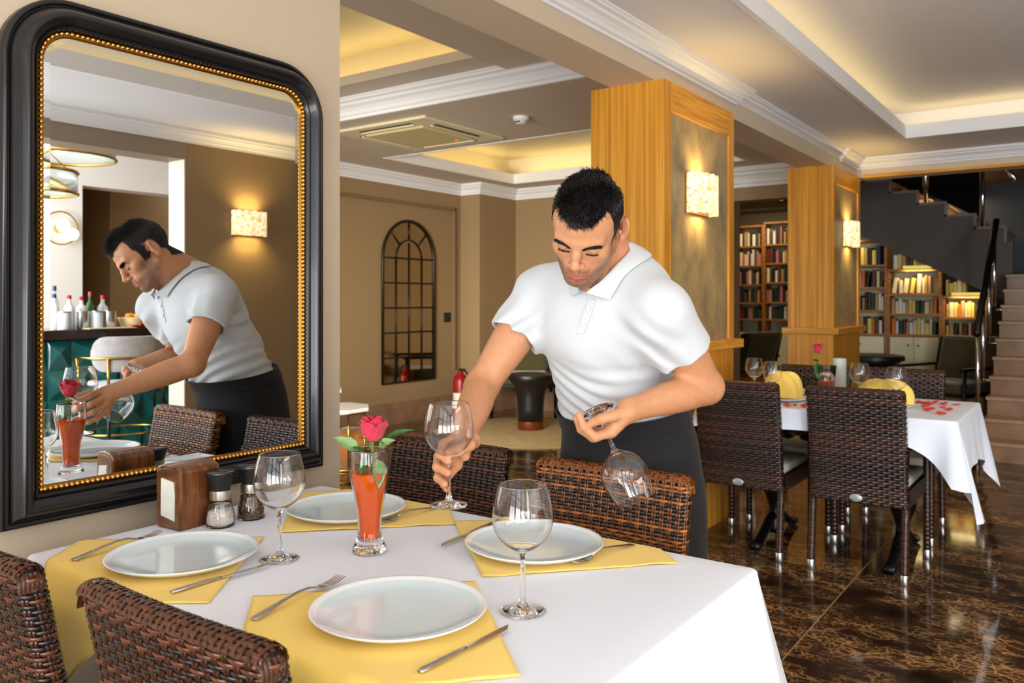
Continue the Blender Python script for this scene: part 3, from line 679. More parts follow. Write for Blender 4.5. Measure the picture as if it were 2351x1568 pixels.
mb = MB(); mb.prism([(-.024, .030), (.026, .022), (.027, .078), (.024, .112), (-.020, .118), (-.024, .074)], -hd-.0035, -hd-.001, 'y'); mb.build('paper_napkin', mat('paper_napkin', (236, 240, 228), .85, noise=(30, .04)), nr, bevel=.0008)
mb = MB(); mb.prism([(-.021, .074), (.026, .078), (.024, .112), (-.020, .118)], -hd-.0055, -hd-.0036, 'y'); mb.build('paper_fold', mat('paper_napkin', (236, 240, 228)), nr, bevel=.0005)
# ---- mills
M_blackp = mat('black_plastic', (22, 22, 24), .45); M_clearp = mat('clear_acrylic', (250, 252, 255), .03, trans=1., ior=1.4)
M_salt = mat('salt_crystals', (250, 244, 238), .6, noise=(160, .06)); M_saltp = mat('pink_salt', (238, 170, 150), .6); M_pepper = mat('peppercorns', (92, 62, 42), .6, noise=(300, .5)); M_pepl = mat('pale_peppercorns', (170, 130, 92), .6)
M_band = mat('brushed_steel', (206, 198, 184), .3, 1)
def mill(loc, label, content):
    r = empty('%s_mill' % content, loc); tag(r, label, '%s mill' % content)
    po = [(.0005, 0), (.029, 0), (.0318, .0025), (.0326, .012), (.0318, .024), (.0285, .040), (.0252, .053), (.0236, .064)]
    pi_ = [(.0220, .064), (.0236, .053), (.0268, .040), (.0300, .024), (.0308, .012), (.030, .005), (.0005, .004)]
    MB().lathe(sS(po+pi_), n=40).build('jar', M_glass, r, smooth=True)
    MB().lathe(sS([(.0242, .063), (.0244, .065), (.0244, .082), (.0242, .084)]), n=40).build('collar', M_band, r, smooth=True, auto=.6)
    MB().lathe(sS([(.0222, .0835), (.0230, .084), (.0236, .089), (.0268, .1035), (.0306, .1175), (.0312, .1215), (.0305, .1225)]), n=40).build('cap', M_blackp, r, smooth=True, auto=.6)
    MB().lathe(sS([(.0310, .1222), (.0326, .1232), (.0322, .1262), (.024, .1276), (.0005, .1280)]), n=40).build('lid', M_clearp, r, smooth=True, auto=.9)
    top = .034 if content == 'salt' else .058
    def ri(z):
        zz = [(a, b) for b, a in [(.030, .005), (.0308, .012), (.0300, .024), (.0268, .040), (.0236, .053), (.0220, .064)]]
        for (za, ra), (zb_, rb_) in zip(zz[:-1], zz[1:]):
            if z <= zb_: return ra+(rb_-ra)*max(0, (z-za)/(zb_-za))
        return .022
    core = [(.0005, .0046)]+[(ri(z)-.0022, z) for z in [.005+(top-.005)*i/8 for i in range(9)]]+[(.0005, top+.001)]
    MB().lathe(sS(core), n=36).build('filling', M_salt if content == 'salt' else M_pepper, r, smooth=True)
    g1, g2 = MB(), MB(); rnd = random.Random(11)
    for i in range(620):
        z = rnd.uniform(.0065, top); a = rnd.uniform(0, 2*PI); q = .0016 if content == 'salt' else .0019; rr = ri(z)-q-.0004
        if i > 520: rr *= math.sqrt(rnd.random())*.9; z = top+.0008
        (g1 if rnd.random() < (.93 if content == 'salt' else .72) else g2).ball((rr*math.cos(a)*S, rr*math.sin(a)*S, z*S), q*rnd.uniform(.7, 1.15), 6, 4)
    a_ = g1.build('grains', M_salt if content == 'salt' else M_pepper, r, smooth=content != 'salt'); a_['kind'] = 'stuff'
    a_ = g2.build('grains', M_saltp if content == 'salt' else M_pepl, r, smooth=True); a_['kind'] = 'stuff'
    return r
mill(Wp(-1.655, 1.158), 'clear salt mill with black cap half full of white salt, in front of the dispenser', 'salt')
mill(Wp(-1.655, 1.243), 'clear pepper mill with black cap full of brown peppercorns', 'pepper')

# ================================================================== WICKER CHAIRS
def wicker_mat(name, lo, hi, rough=.28):
    m = mat(name, lo, rough, coat=.2); n, l, b = nodes(m)
    at = n.new('ShaderNodeAttribute'); at.attribute_name = 'tint'
    tc = n.new('ShaderNodeTexCoord'); ns = n.new('ShaderNodeTexNoise'); ns.inputs['Scale'].default_value = 120; ns.inputs['Detail'].default_value = 3; l.new(tc.outputs['Object'], ns.inputs['Vector'])
    mm = n.new('ShaderNodeMath'); mm.operation = 'MULTIPLY_ADD'; l.new(ns.outputs[0], mm.inputs[0]); mm.inputs[1].default_value = .5; mm.inputs[2].default_value = -.25
    ad = n.new('ShaderNodeMath'); l.new(at.outputs['Fac'], ad.inputs[0]); l.new(mm.outputs[0], ad.inputs[1]); ad.use_clamp = True
    r = ramp(n, [(0, lo), (1, hi)]); l.new(ad.outputs[0], r.inputs[0]); l.new(r.outputs[0], b.inputs['Base Color']); return m
M_wk = wicker_mat('rattan_dark_honey', (13, 12, 12), (186, 106, 40))
M_wk2 = wicker_mat('rattan_brown', (18, 12, 10), (98, 56, 36))
M_wkb = mat('wicker_core', (10, 8, 7), .7)
M_capm = mat('aluminium_foot', (214, 214, 210), .3, 1)
M_cush = mat('cream_cushion', (214, 208, 190), .8, bump=(300, .2))
def loop_pts(hw, ht, r, n=4):
    """closed rounded rectangle (x, y), counter-clockwise, with arc length"""
    pts = []
    for cx, cy, a0 in ((hw-r, -ht+r, -PI/2), (hw-r, ht-r, 0), (-hw+r, ht-r, PI/2), (-hw+r, -ht+r, PI)):
        for i in range(n+1): a = a0+PI/2*i/n; pts.append(Vector((cx+r*math.cos(a), cy+r*math.sin(a))))
    return pts
def resample(pts, closed, step):
    P_ = pts+[pts[0]] if closed else pts; seg = [(b-a).length for a, b in zip(P_[:-1], P_[1:])]; L_ = sum(seg); n = max(4, round(L_/step)); out = []
    for i in range(n if closed else n+1):
        d = L_*i/n; k = 0
        while k < len(seg)-1 and d > seg[k]: d -= seg[k]; k += 1
        out.append(P_[k]+(P_[k+1]-P_[k])*min(1, d/max(seg[k], 1e-9)))
    return out, L_
def weave_back(h0, h1, hw, ht, row, col, lean, bow, mbs, core, hi_p, seed, taper=0.):
    """basket weave round the whole back: bands run round the loop, over and under pairs of stakes"""
    rnd = random.Random(seed); r = ht*.92; base = loop_pts(hw, ht, r)
    pts, L_ = resample(base, True, col/6); n = len(pts); ncol = n//6; n = ncol*6
    pts, L_ = resample(base, True, L_/n+1e-9); n = len(pts)
    nor = []
    for i in range(n): t = (pts[(i+1) % n]-pts[i-1]).normalized(); nor.append(Vector((t.y, -t.x)))
    def place(p, z):
        t = (z-h0)/(h1-h0); k = 1-taper*t
        return Vector((p.x*k, p.y-lean*t*t*.6-lean*t*.4+bow*(1-(p.x/hw)**2)*(-.5), z))
    nrow = int((h1-h0-.012)/row)
    for j in range(nrow):
        z = h0+row*(j+.5); hw_ = row*.43
        c = rnd.random(); mbs.c = (0, 0, 0); vs = []; amp = .0021
        base_t = (.03, hi_p, .05, hi_p*.9, hi_p*.25)[(j*3+j//4) % 5]
        for i in range(n):
            ph = (i % 12)/12*2*PI+(PI if j % 2 else 0); o_ = amp*math.sin(ph); w_ = hw_*(.82+.18*math.sin(ph))
            q = pts[i]+nor[i]*o_
            seg_t = base_t*(.75+.5*((math.sin(i//12*12.9898+j*78.233+seed)*43758.5) % 1))
            for (dz, dn) in ((-w_, -.0004), (0, .0016), (w_, -.0004)):
                qq = q+nor[i]*dn; vs.append((place(qq, z+dz), seg_t))
        b = mbs.n; 
        for (p, t_) in vs: mbs.v.append(tuple(p)); mbs.col.append((t_, t_, t_))
        mbs.n += len(vs)
        for i in range(n):
            i2 = (i+1) % n
            for a in (0, 1): mbs.f.append((b+i*3+a, b+i2*3+a, b+i2*3+a+1, b+i*3+a+1)); mbs.mi.append(0)
    for cidx in range(ncol):
        for s_ in (-.0032, .0032):
            i = (cidx*6+3) % n; tdir = Vector((-nor[i].y, nor[i].x)); vs = []; zz = [h0+row*.5*k for k in range(int((h1-h0)/row*2)-1)]
            t_ = .3*hi_p+.25*rnd.random()
            for k, z in enumerate(zz):
                j = k/2-.5; ph = -math.cos(PI*j)*(1 if cidx % 2 == 0 else -1)
                q = pts[i]+nor[i]*(.0016*ph)
                for (dt, dn) in ((-.0024, -.0005), (0, .0010), (.0024, -.0005)):
                    vs.append(place(q+tdir*(s_+dt)+nor[i]*dn, z))
            b = mbs.n; mbs.v += [tuple(p) for p in vs]; mbs.col += [(t_, t_, t_)]*len(vs); mbs.n += len(vs)
            for k in range(len(zz)-1):
                for a in (0, 1): mbs.f.append((b+k*3+a+1, b+(k+1)*3+a+1, b+(k+1)*3+a, b+k*3+a)); mbs.mi.append(0)
    # rounded top: bands along the length wrapped by short straps
    kt = 1-taper; hw2 = hw*kt
    for a_i in range(7):
        a = PI*a_i/6; mbs.c = (.55*hi_p+.2*rnd.random(),)*3; vs = []
        nx = int(2*hw2/.006)
        for i in range(nx+1):
            x = -hw2+.002+(2*hw2-.004)*i/nx; e_ = min(1, (hw2-abs(x))/.018); bulge = .0012*math.sin(i*.9+a_i*PI)
            R_ = ht*.98+bulge; zc = h1-.012-.010*(1-math.sqrt(max(0, e_)))
            y = R_*math.cos(a); z = zc+.014*math.sin(a)+(.0 if a_i in (0, 6) else bulge)
            ty, tz = -math.sin(a), math.cos(a)
            for w_, o_ in ((-.0036, -.0004), (0, .0014), (.0036, -.0004)):
                vs.append(place(Vector((x, y+ty*w_+math.cos(a)*o_)), 0)+Vector((0, -lean-0, z+tz*w_+math.sin(a)*o_))-Vector((0, place(Vector((0, 0)), 0).y, 0)) if False else Vector((x, (y+ty*w_+math.cos(a)*o_)-lean-bow*(1-(x/hw2)**2)*.5, z+tz*w_+math.sin(a)*o_)))
        mbs.add(vs, [(i*3+q, i*3+q+1, (i+1)*3+q+1, (i+1)*3+q) for i in range(nx) for q in (0, 1)])
    nst = int(2*hw2/(col*.62))
    for s_ in range(nst):
        x = -hw2+col*.4+s_*(2*hw2-col*.8)/(nst-1); mbs.c = (.35*hi_p+.3*rnd.random(),)*3; vs = []
        for i in range(9):
            a = PI*i/8-.0; R_ = ht+.0022; e_ = min(1, (hw2-abs(x))/.018)
            for w_ in (-.003, 0, .003):
                rr = R_+(.0006 if w_ == 0 else 0); vs.append(Vector((x+w_, rr*math.cos(a)-lean-bow*(1-(x/hw2)**2)*.5, h1-.012-.010*(1-math.sqrt(e_))+(.0162 if w_ == 0 else .0156)*math.sin(a))))
        mbs.add(vs, [(i*3+q, (i+1)*3+q, (i+1)*3+q+1, i*3+q+1) for i in range(8) for q in (0, 1)])
    # end straps closing the two top corners
    for sx in (-1, 1):
        for yy in (-.8, -.48, -.16, .16, .48, .8):
            mbs.c = (.3*hi_p+.3*rnd.random(),)*3; vs = []; bul = .85+.15*math.cos(yy*1.5); hz = math.sqrt(1-yy*yy)
            for i in range(8):
                a = PI/2*i/7; cx = sx*(hw2-.026+.0262*math.cos(a)); z = h1-.040+(.032+.0135*hz-.006)*math.sin(a)
                for w_ in (-.0036, 0, .0036):
                    k_ = .0012 if w_ == 0 else 0
                    vs.append(Vector((cx+sx*k_*math.cos(a), yy*ht*.95+w_-lean, z+k_*math.sin(a))))
            mbs.add(vs, [(i*3+q, (i+1)*3+q, (i+1)*3+q+1, i*3+q+1) for i in range(7) for q in (0, 1)])
    # dark core behind the weave
    k_ = 14; cp = pts[::3]; m_ = len(cp); vs = []
    for j in range(k_+1):
        z = h0+(h1-h0-.006)*j/k_
        for p in cp: vs.append(place(Vector((p.x*(1-.006/hw), p.y*(1-.0042/ht))), z))
    core.add(vs, [(j*m_+i, j*m_+(i+1) % m_, (j+1)*m_+(i+1) % m_, (j+1)*m_+i) for j in range(k_) for i in range(m_)]+[tuple(range(m_-1, -1, -1)), tuple(k_*m_+i for i in range(m_))])
def weave_panel(mbs, fn, nu, nv, hi_p, seed, pitch_u=4):
    """plain woven sheet on fn(u,v)->(point, normal): bands along u"""
    rnd = random.Random(seed)
    for j in range(nv):
        t_ = hi_p*(.5+.7*rnd.random()); mbs.c = (t_,)*3; vs = []; m_ = nu*pitch_u
        for i in range(m_+1):
            u = i/m_; ph = i/pitch_u*PI+(PI if j % 2 else 0)
            for dv, dn in ((-.46, -.0004), (0, .0014), (.46, -.0004)):
                p, nn = fn(u, (j+.5+dv)/nv); vs.append(p+nn*(dn+.0014*math.sin(ph)))
        mbs.add(vs, [(i*3+q, (i+1)*3+q, (i+1)*3+q+1, i*3+q+1) for i in range(m_) for q in (0, 1)])
def make_chair(label, zt, m, hi_p, row, col, seed, hw=.212, lean=.075, group=None):
    """seat centre at the origin, front towards +Y, back at -Y"""
    r = empty('wicker_armchair'); tag(r, label, 'chair', group)
    h0 = .345
    mb, core = MB(), MB(); weave_back(h0, zt, hw, .021, row, col, lean, .018, mb, core, hi_p, seed)
    for b in (mb, core): xf(b, lambda p: p+Vector((0, -.225, 0)))
    core.build('backrest', M_wkb, r, smooth=True)
    o = mb.build('back_weave', m, r, smooth=True, colattr=True); o['kind'] = 'stuff'
    # seat box with woven aprons
    MB().box(-hw+.004, hw-.004, -.205, .245, .345, .415).build('seat', M_wkb, r, bevel=.012)
    mb = MB()
    sg = [lambda u, v: (Vector((hw+.001, -.205+.455*u, .34+.08*v)), Vector((1, 0, 0))), lambda u, v: (Vector((-hw-.001, -.205+.455*u, .34+.08*v)), Vector((-1, 0, 0))), lambda u, v: (Vector((-hw+2*hw*u, .250, .34+.08*v)), Vector((0, 1, 0)))]
    for q, fn in enumerate(sg): weave_panel(mb, fn, 16, 8, hi_p*.8, seed+q)
    o = mb.build('seat_weave', m, r, smooth=True, colattr=True); o['kind'] = 'stuff'
    cu = MB(); cu.box(-hw+.012, hw-.012, -.195, .245, .415, .462); o = cu.build('cushion', M_cush, r, smooth=True, bevel=.018)
    for sx in (-1, 1):
        # legs: front vertical, rear splayed back
        for (x, y0, y1, zt_) in ((sx*(hw+.004), .235, .235, .64), (sx*(hw-.012), -.222, -.255, .36)):
            mb = MB(); mb.c = (.35*hi_p,)*3
            pts = [(x, y1, .05)]+[(x, y1+(y0-y1)*t, .05+(zt_-.05)*t) for t in (.25, .5, .75, 1)]
            mb.tube(pts, [.0165, .0175, .018, .0185, .0185], 10)
            n_ = 26
            for i in range(n_):                                    # cane wound round the leg
                t = (i+.5)/n_; z = .05+(zt_-.05)*t; yy = y1+(y0-y1)*t; mb.c = (hi_p*(.3+.5*((i*7) % 3)/2),)*3
                mb.lathe([(.0168, -.0085), (.0196, 0), (.0168, .0085)], (x, yy, z), 10, cap0=False, cap1=False)
            lg = mb.build('leg', m, r, smooth=True, colattr=True)
            MB().lathe([(.0195, 0), (.0205, .002), (.0205, .048), (.0195, .050)], (x, y1, 0), 14).build('foot_cap', M_capm, lg, smooth=True, auto=.6)
        # arm: woven band from the front leg up and back to the backrest
        pa = [Vector((sx*(hw+.018), -.235, .625)), Vector((sx*(hw+.034), -.12, .640)), Vector((sx*(hw+.040), .05, .648)), Vector((sx*(hw+.032), .19, .645)), Vector((sx*(hw+.020), .245, .628)), Vector((sx*(hw+.010), .262, .59))]
        def arm(u, v):
            t = u*(len(pa)-1); k = min(int(t), len(pa)-2); p = pa[k].lerp(pa[k+1], t-k); d = (pa[k+1]-pa[k]).normalized(); x_ = d.cross(Vector((0, 0, 1))).normalized(); up = x_.cross(d)
            a = 2*PI*v; rr = 1.0; return (p+x_*(.030*math.cos(a))+up*(.016*math.sin(a)), (x_*math.cos(a)+up*math.sin(a)).normalized())
        ac = MB(); ac.grid(lambda u, v: arm(u, v)[0]-arm(u, v)[1]*.002, 16, 12); ao = ac.build('armrest', M_wkb, r, smooth=True)
        mb = MB(); weave_panel(mb, arm, 18, 12, hi_p*.9, seed+9+sx); o = mb.build('arm_weave', m, ao, smooth=True, colattr=True); o['kind'] = 'stuff'
    return r
M_wkd = wicker_mat('rattan_dark_brown', (17, 12, 10), (108, 56, 28))
CH1 = make_chair('dark wicker chair nearest the camera, its back in front of the nearest yellow napkin', .880, M_wkd, .66, .0086, .0205, 3)
def put(o, x, y, rot, label=None):
    o.location = (x, y, 0); o.rotation_euler = (0, 0, rot)
    if label: o['label'] = label
    return o
def recolour(o, m):
    for c in [o]+list(o.children_recursive):
        for sl in c.material_slots:
            if sl.material == M_wkd: sl.link = 'OBJECT'; sl.material = m
    return o
put(CH1, -1.005, .930, 0)
put(dup(CH1), -1.555, .905, 0, 'dark wicker chair cut by the left picture edge, below the mirror corner')
put(recolour(dup(CH1), M_wk), -.985, 1.500, PI, 'honey and black wicker chair directly in front of the waiter\'s apron')
put(recolour(dup(CH1), M_wkd), -1.535, 1.540, PI, 'dark wicker chair behind the vase, half hidden by the waiter\'s right arm')
CH2 = make_chair('', .885, M_wk2, .60, .0125, .0230, 8, hw=.218)
b_ = MB(); b_.lathe([(.0005, 0), (.028, 0), (.030, .003), (.024, .005), (.0005, .0055)], (0, 0, 0), 20, M=Matrix.Diagonal((1, .62, 1)))
xf(b_, lambda p: Vector((p.x, -.262-p.z, .372+p.y))); b_.build('maker_badge', mat('silver_badge', (206, 208, 206), .35, .6), CH2, smooth=True)
put(CH2, -.932, 4.32, 0, 'brown wicker armchair nearest the stairs, its whole back towards the camera')
put(dup(CH2), -1.500, 4.33, 0, 'brown wicker armchair at the far table beside the waiter\'s elbow')
put(dup(CH2), -.950, 5.02, PI, 'brown wicker armchair on the far side of the second table, near the stairs')
put(dup(CH2), -1.450, 4.95, PI, 'brown wicker armchair on the far side of the second table, behind its rose')
# ================================================================== THE WAITER  (one continuous surface from a signed distance field)
HRES, SRES = .0025, .0030
V = lambda *a: np.array(a, float)
def smin(a, b, k):
    h = np.clip(.5+.5*(b-a)/k, 0, 1); return b+(a-b)*h-k*h*(1-h)
def smax(a, b, k): return -smin(-a, -b, k)
def cone(p, a, b, ra, rb):
    pa = p-a; ba = b-a; h = np.clip((pa@ba)/(ba@ba), 0, 1)[:, None]; return np.sqrt(((pa-h*ba)**2).sum(1))-(ra+(rb-ra)*h[:, 0])
def ell(p, c, r, R=None):
    q = p-c
    if R is not None: q = q@R
    r = np.asarray(r, float); k0 = np.sqrt(((q/r)**2).sum(1)); k1 = np.sqrt(((q/(r*r))**2).sum(1))+1e-9; return k0*(k0-1)/k1
def sph(p, c, r): return np.sqrt(((p-c)**2).sum(1))-r
def chain(p, pts, rs, k):
    d = None
    for a, b, ra, rb in zip(pts[:-1], pts[1:], rs[:-1], rs[1:]):
        e = cone(p, a, b, ra, rb); d = e if d is None else smin(d, e, k)
    return d
def surface(fn, lo, hi, h, nb=8):
    """sparse surface nets of fn<0"""
    lo = np.array(lo, float); hi = np.array(hi, float); B = np.ceil((hi-lo)/(h*nb)).astype(int)
    bi = np.stack(np.meshgrid(*[np.arange(b) for b in B], indexing='ij'), -1).reshape(-1, 3)
    d = fn(lo+(bi+.5)*h*nb); bi = bi[np.abs(d) < h*nb*1.25]
    g = np.stack(np.meshgrid(*[np.arange(nb+1)]*3, indexing='ij'), -1).reshape(-1, 3)
    N = B*nb+2; key = lambda c: (c[:, 0].astype(np.int64)*N[1]+c[:, 1])*N[2]+c[:, 2]
    ks, vs, edges = [], [], []
    CH = 400
    for s0 in range(0, len(bi), CH):
        b = bi[s0:s0+CH]; idx = b[:, None, :]*nb+g[None]; val = fn((lo+idx.reshape(-1, 3)*h)).reshape(len(b), nb+1, nb+1, nb+1)
        acc = np.zeros((len(b), nb, nb, nb, 3)); cnt = np.zeros((len(b), nb, nb, nb))
        cr = [(i, j, k) for i in (0, 1) for j in (0, 1) for k in (0, 1)]
        sub = lambda c: val[:, c[0]:nb+c[0], c[1]:nb+c[1], c[2]:nb+c[2]]
        for a in cr:
            for ax in range(3):
                if a[ax] == 0:
                    e = list(a); e[ax] = 1; va, vb = sub(a), sub(e); m = (va < 0) != (vb < 0); t = np.where(m, va/np.where(m, va-vb, 1), 0)
                    for q in range(3): acc[..., q] += np.where(m, a[q]+(t if q == ax else 0), 0)
                    cnt += m
        m = cnt > 0; w_ = np.argwhere(m); cell = b[w_[:, 0]]*nb+w_[:, 1:]; ks.append(key(cell)); vs.append(lo+(cell+acc[m]/cnt[m][:, None])*h)
        inn = val < 0
        for ax in range(3):
            sl0 = [slice(None), slice(0, nb), slice(0, nb), slice(0, nb)]; sl1 = list(sl0); sl1[ax+1] = slice(1, nb+1)
            i0 = inn[tuple(sl0)]; i1 = inn[tuple(sl1)]; w2 = np.argwhere(i0 != i1); c = b[w2[:, 0]]*nb+w2[:, 1:]
            edges.append((ax, c, i0[tuple(w2.T)]))
    ks = np.concatenate(ks); vs = np.concatenate(vs); o = np.argsort(ks); ks = ks[o]; vs = vs[o]
    faces = []
    for ax, c, s_ in edges:
        u, w_ = (ax+1) % 3, (ax+2) % 3; q = []; ok = np.ones(len(c), bool)
        for du, dw in ((0, 0), (1, 0), (1, 1), (0, 1)):
            cc = c.copy(); cc[:, u] -= du; cc[:, w_] -= dw; kk = key(cc); i = np.searchsorted(ks, kk); i = np.clip(i, 0, len(ks)-1); ok &= ks[i] == kk; q.append(i)
        q = np.stack(q, 1)[ok]; s2 = s_[ok]; q[~s2] = q[~s2][:, ::-1]; faces.append(q)
    return vs, np.concatenate(faces)
def np_mesh(name, v, f, m, parent=None, cols=None, smooth=True):
    me = bpy.data.meshes.new(name); me.vertices.add(len(v)); me.vertices.foreach_set('co', np.ascontiguousarray(v, np.float32).ravel())
    n = len(f); me.loops.add(n*4); me.loops.foreach_set('vertex_index', f.astype(np.int32).ravel()); me.polygons.add(n); me.polygons.foreach_set('loop_start', np.arange(0, n*4, 4, dtype=np.int32))
    me.polygons.foreach_set('use_smooth', [smooth]*n); me.update(calc_edges=True); me.validate()
    if cols is not None:
        a = me.color_attributes.new('tint', 'FLOAT_COLOR', 'POINT'); a.data.foreach_set('color', np.concatenate([cols, np.ones((len(cols), 1))], 1).astype(np.float32).ravel())
    return link(name, me, parent, m)
# ---- joints, metres in the frame of the sight lines (scaled by S about the eye when meshed)
E0 = V(-.9414, 1.6076, 1.4558)                              # between the ears
def head_frame(yaw, pitch, roll):
    f0 = V(math.sin(yaw), -math.cos(yaw), 0); l = V(math.cos(yaw), math.sin(yaw), 0); z = V(0, 0, 1)
    f = math.cos(pitch)*f0-math.sin(pitch)*z; u = math.cos(pitch)*z+math.sin(pitch)*f0
    return math.cos(roll)*l-math.sin(roll)*u, f, math.cos(roll)*u+math.sin(roll)*l
HL, HF, HU = head_frame(math.radians(13.5), math.radians(38.5), math.radians(12))
HM = np.stack([HL, HF, HU], 1); HS = .985
def to_head(p): return ((p-E0)@HM)/HS
def from_head(q): return E0+HS*(np.asarray(q, float)@HM.T)
def head_sdf(p):
    q = to_head(p); x = np.abs(q[:, 0]); a = np.stack([x, q[:, 1], q[:, 2]], 1)        # mirrored half
    d = ell(q, V(0, -.006, .038), (.0760, .094, .076))
    d = smin(d, ell(q, V(0, .044, .040), (.060, .053, .052)), .03)                     # forehead
    d = smin(d, ell(q, V(0, .040, -.030), (.0565, .052, .078)), .03)                   # face
    d = smin(d, cone(a, V(.0545, .004, -.046), V(.019, .074, -.092), .017, .0155), .025) # jaw
    d = smin(d, ell(q, V(0, .081, -.093), (.021, .017, .0165)), .018)                   # chin
    d = smin(d, ell(a, V(.044, .062, -.018), (.020, .020, .016)), .022)                 # cheekbone
    d = smin(d, cone(a, V(.012, .0945, .0180), V(.045, .0790, .0205), .0105, .0095), .014)  # brow ridge
    d = smin(d, ell(q, V(0, .084, -.060), (.029, .020, .025)), .018)                   # muzzle
    d = smax(d, -ell(a, V(.0320, .1035, -.0005), (.0180, .0150, .0100)), .012)            # eye socket
    d = smin(d, ell(a, V(.0320, .0795, -.0005), (.0150, .0130, .0115)), .005)             # closed lid over the eye
    d = smax(d, -cone(a, V(.0205, .0940, -.0055), V(.0430, .0845, -.0050), .0012, .0008), .003)   # lid line
    d = smin(d, chain(q, [V(0, .0950, .0170), V(0, .1045, -.0060), V(0, .1140, -.0265)], [.0085, .0080, .0098], .010), .010)  # nose
    d = smin(d, sph(q, V(0, .1155, -.0300), .0102), .006)
    d = smin(d, ell(a, V(.0118, .1030, -.0345), (.0078, .0105, .0070)), .006)            # wings
    d = smax(d, -ell(a, V(.0062, .1100, -.0412), (.0036, .0054, .0036)), .003)           # nostrils
    d = smax(d, -cone(a, V(.0, .1080, -.0470), V(.0, .1060, -.0530), .0030, .0030), .004)
    d = smin(d, cone(a, V(.0, .1030, -.0605), V(.0215, .0905, -.0635), .0050, .0022), .004)  # upper lip
    d = smin(d, cone(a, V(.0, .1010, -.0712), V(.0190, .0905, -.0675), .0062, .0024), .004)  # lower lip
    d = smax(d, -cone(a, V(.0, .1095, -.0655), V(.0250, .0930, -.0660), .0016, .0010), .0025)  # mouth line
    d = smax(d, -cone(a, V(.0, .1030, -.0820), V(.0120, .0990, -.0805), .0045, .003), .008)    # under the lip
    # ears (the left one stands out a little more)
    for sg, an, ex in ((1, .80, .0815), (-1, .34, .0765)):
        ca, sa = math.cos(an), math.sin(an); R_ = np.array([[ca, sa, 0], [-sa, ca, 0], [0, 0, 1.]])
        cb, sb = math.cos(-.22), math.sin(-.22); R_ = R_@np.array([[1, 0, 0], [0, cb, -sb], [0, sb, cb]])
        w_ = q*V(sg, 1, 1); o_ = V(ex-.0765, 0, 0); nrm = R_@V(1, 0, 0)
        e = ell(w_, V(.0765, -.021, .000)+o_, (.0068, .0180, .0320), R_)
        e = smax(e, -ell(w_, V(.0765, -.020, .0030)+o_+nrm*.0085, (.0075, .0118, .0215), R_), .003)
        e = smin(e, ell(w_, V(.0745, -.005, -.006), (.0045, .0050, .0075)), .010)
        e = smin(e, ell(w_, V(.0745, -.013, -.0270)+o_*.6, (.0048, .0075, .0085)), .011)
        d = smin(d, e, .007)
    return d*HS
NB = V(-.962, 1.768, 1.385)
SR, SL = V(-1.158, 1.752, 1.310), V(-.812, 1.714, 1.264)
ER, EL = V(-1.240, 1.605, 1.078), V(-.768, 1.870, 1.084)
WR, WL = V(-1.122, 1.390, .993), V(-.845, 1.622, 1.050)
Rx = lambda a: np.array([[1, 0, 0], [0, math.cos(a), -math.sin(a)], [0, math.sin(a), math.cos(a)]])
LEAN = Rx(math.radians(24))
def torso_sdf(p, g=0.):
    d = ell(p, V(-.988, 1.775, 1.318), V(.155, .112, .080)+g, LEAN)
    d = smin(d, ell(p, V(-1.008, 1.795, 1.225), V(.160, .138, .130)+g, LEAN), .06)
    d = smin(d, ell(p, V(-1.016, 1.868, 1.090), V(.146, .138, .140)+g, LEAN), .06)
    d = smin(d, ell(p, V(-1.018, 1.922, .985), V(.146, .138, .110)+g), .05)
    d = smin(d, ell(p, V(-1.012, 1.955, .880), V(.166, .150, .120)+g), .06)
    d = smin(d, cone(p, NB+V(0, .012, -.03), SR+V(.03, 0, .0), .054+g, .050+g), .05)
    d = smin(d, cone(p, NB+V(0, .012, -.034), SL+V(-.015, .02, .008), .051+g, .053+g), .05)
    return d
def limb(p, A, B, ts, rs):
    ba = B-A; pa = p-A; h = np.clip((pa@ba)/(ba@ba), 0, 1); r = np.interp(h, np.linspace(0, 1, 33), np.convolve(np.pad(np.interp(np.linspace(0, 1, 33), ts, rs), 4, mode='edge'), np.ones(9)/9, 'valid'))
    return (np.sqrt(((pa-h[:, None]*ba)**2).sum(1))-r)*.96
def upper_arm(p, Sh, El, g=0.):
    return smin(sph(p, Sh, .056+g), limb(p, Sh, El, [0, .3, .6, .85, 1], [.056+g, .0545+g, .050+g, .042+g, .0385+g]), .02)
def fore_arm(p, El, Wr):
    return limb(p, El, Wr, [0, .25, .5, .8, 1], [.0390, .0425, .0385, .0290, .0275])
# right hand round the stem (stem axis at x -1.093, y 1.306)
AX, AY = -1.093, 1.306
FR = {  # finger joints: knuckle, middle joint, end joint, tip
 'index':  [V(AX-.026, AY+.058, 1.000), V(AX-.030, AY+.016, .988), V(AX-.014, AY-.012, .974), V(AX+.009, AY-.013, .963)],
 'middle': [V(AX-.036, AY+.060, .979), V(AX-.040, AY+.014, .962), V(AX-.022, AY-.012, .947), V(AX+.008, AY-.014, .939)],
 'ring':   [V(AX-.038, AY+.062, .956), V(AX-.041, AY+.020, .936), V(AX-.025, AY-.006, .923), V(AX-.001, AY-.013, .915)],
 'little': [V(AX-.034, AY+.068, .936), V(AX-.035, AY+.036, .915), V(AX-.025, AY+.014, .905), V(AX-.007, AY+.002, .900)],
 'thumb':  [V(AX+.004, AY+.074, .992), V(AX+.024, AY+.038, .990), V(AX+.021, AY+.008, .983), V(AX+.010, AY-.010, .978)]}
RQ = 1.10
RF = {'index': (.0102, .0092, .0083, .0072), 'middle': (.0104, .0094, .0085, .0074), 'ring': (.0100, .0089, .0080, .0070), 'little': (.0090, .0078, .0070, .0062), 'thumb': (.0130, .0112, .0103, .0086)}
RF = {k: tuple(a*RQ for a in v) for k, v in RF.items()}
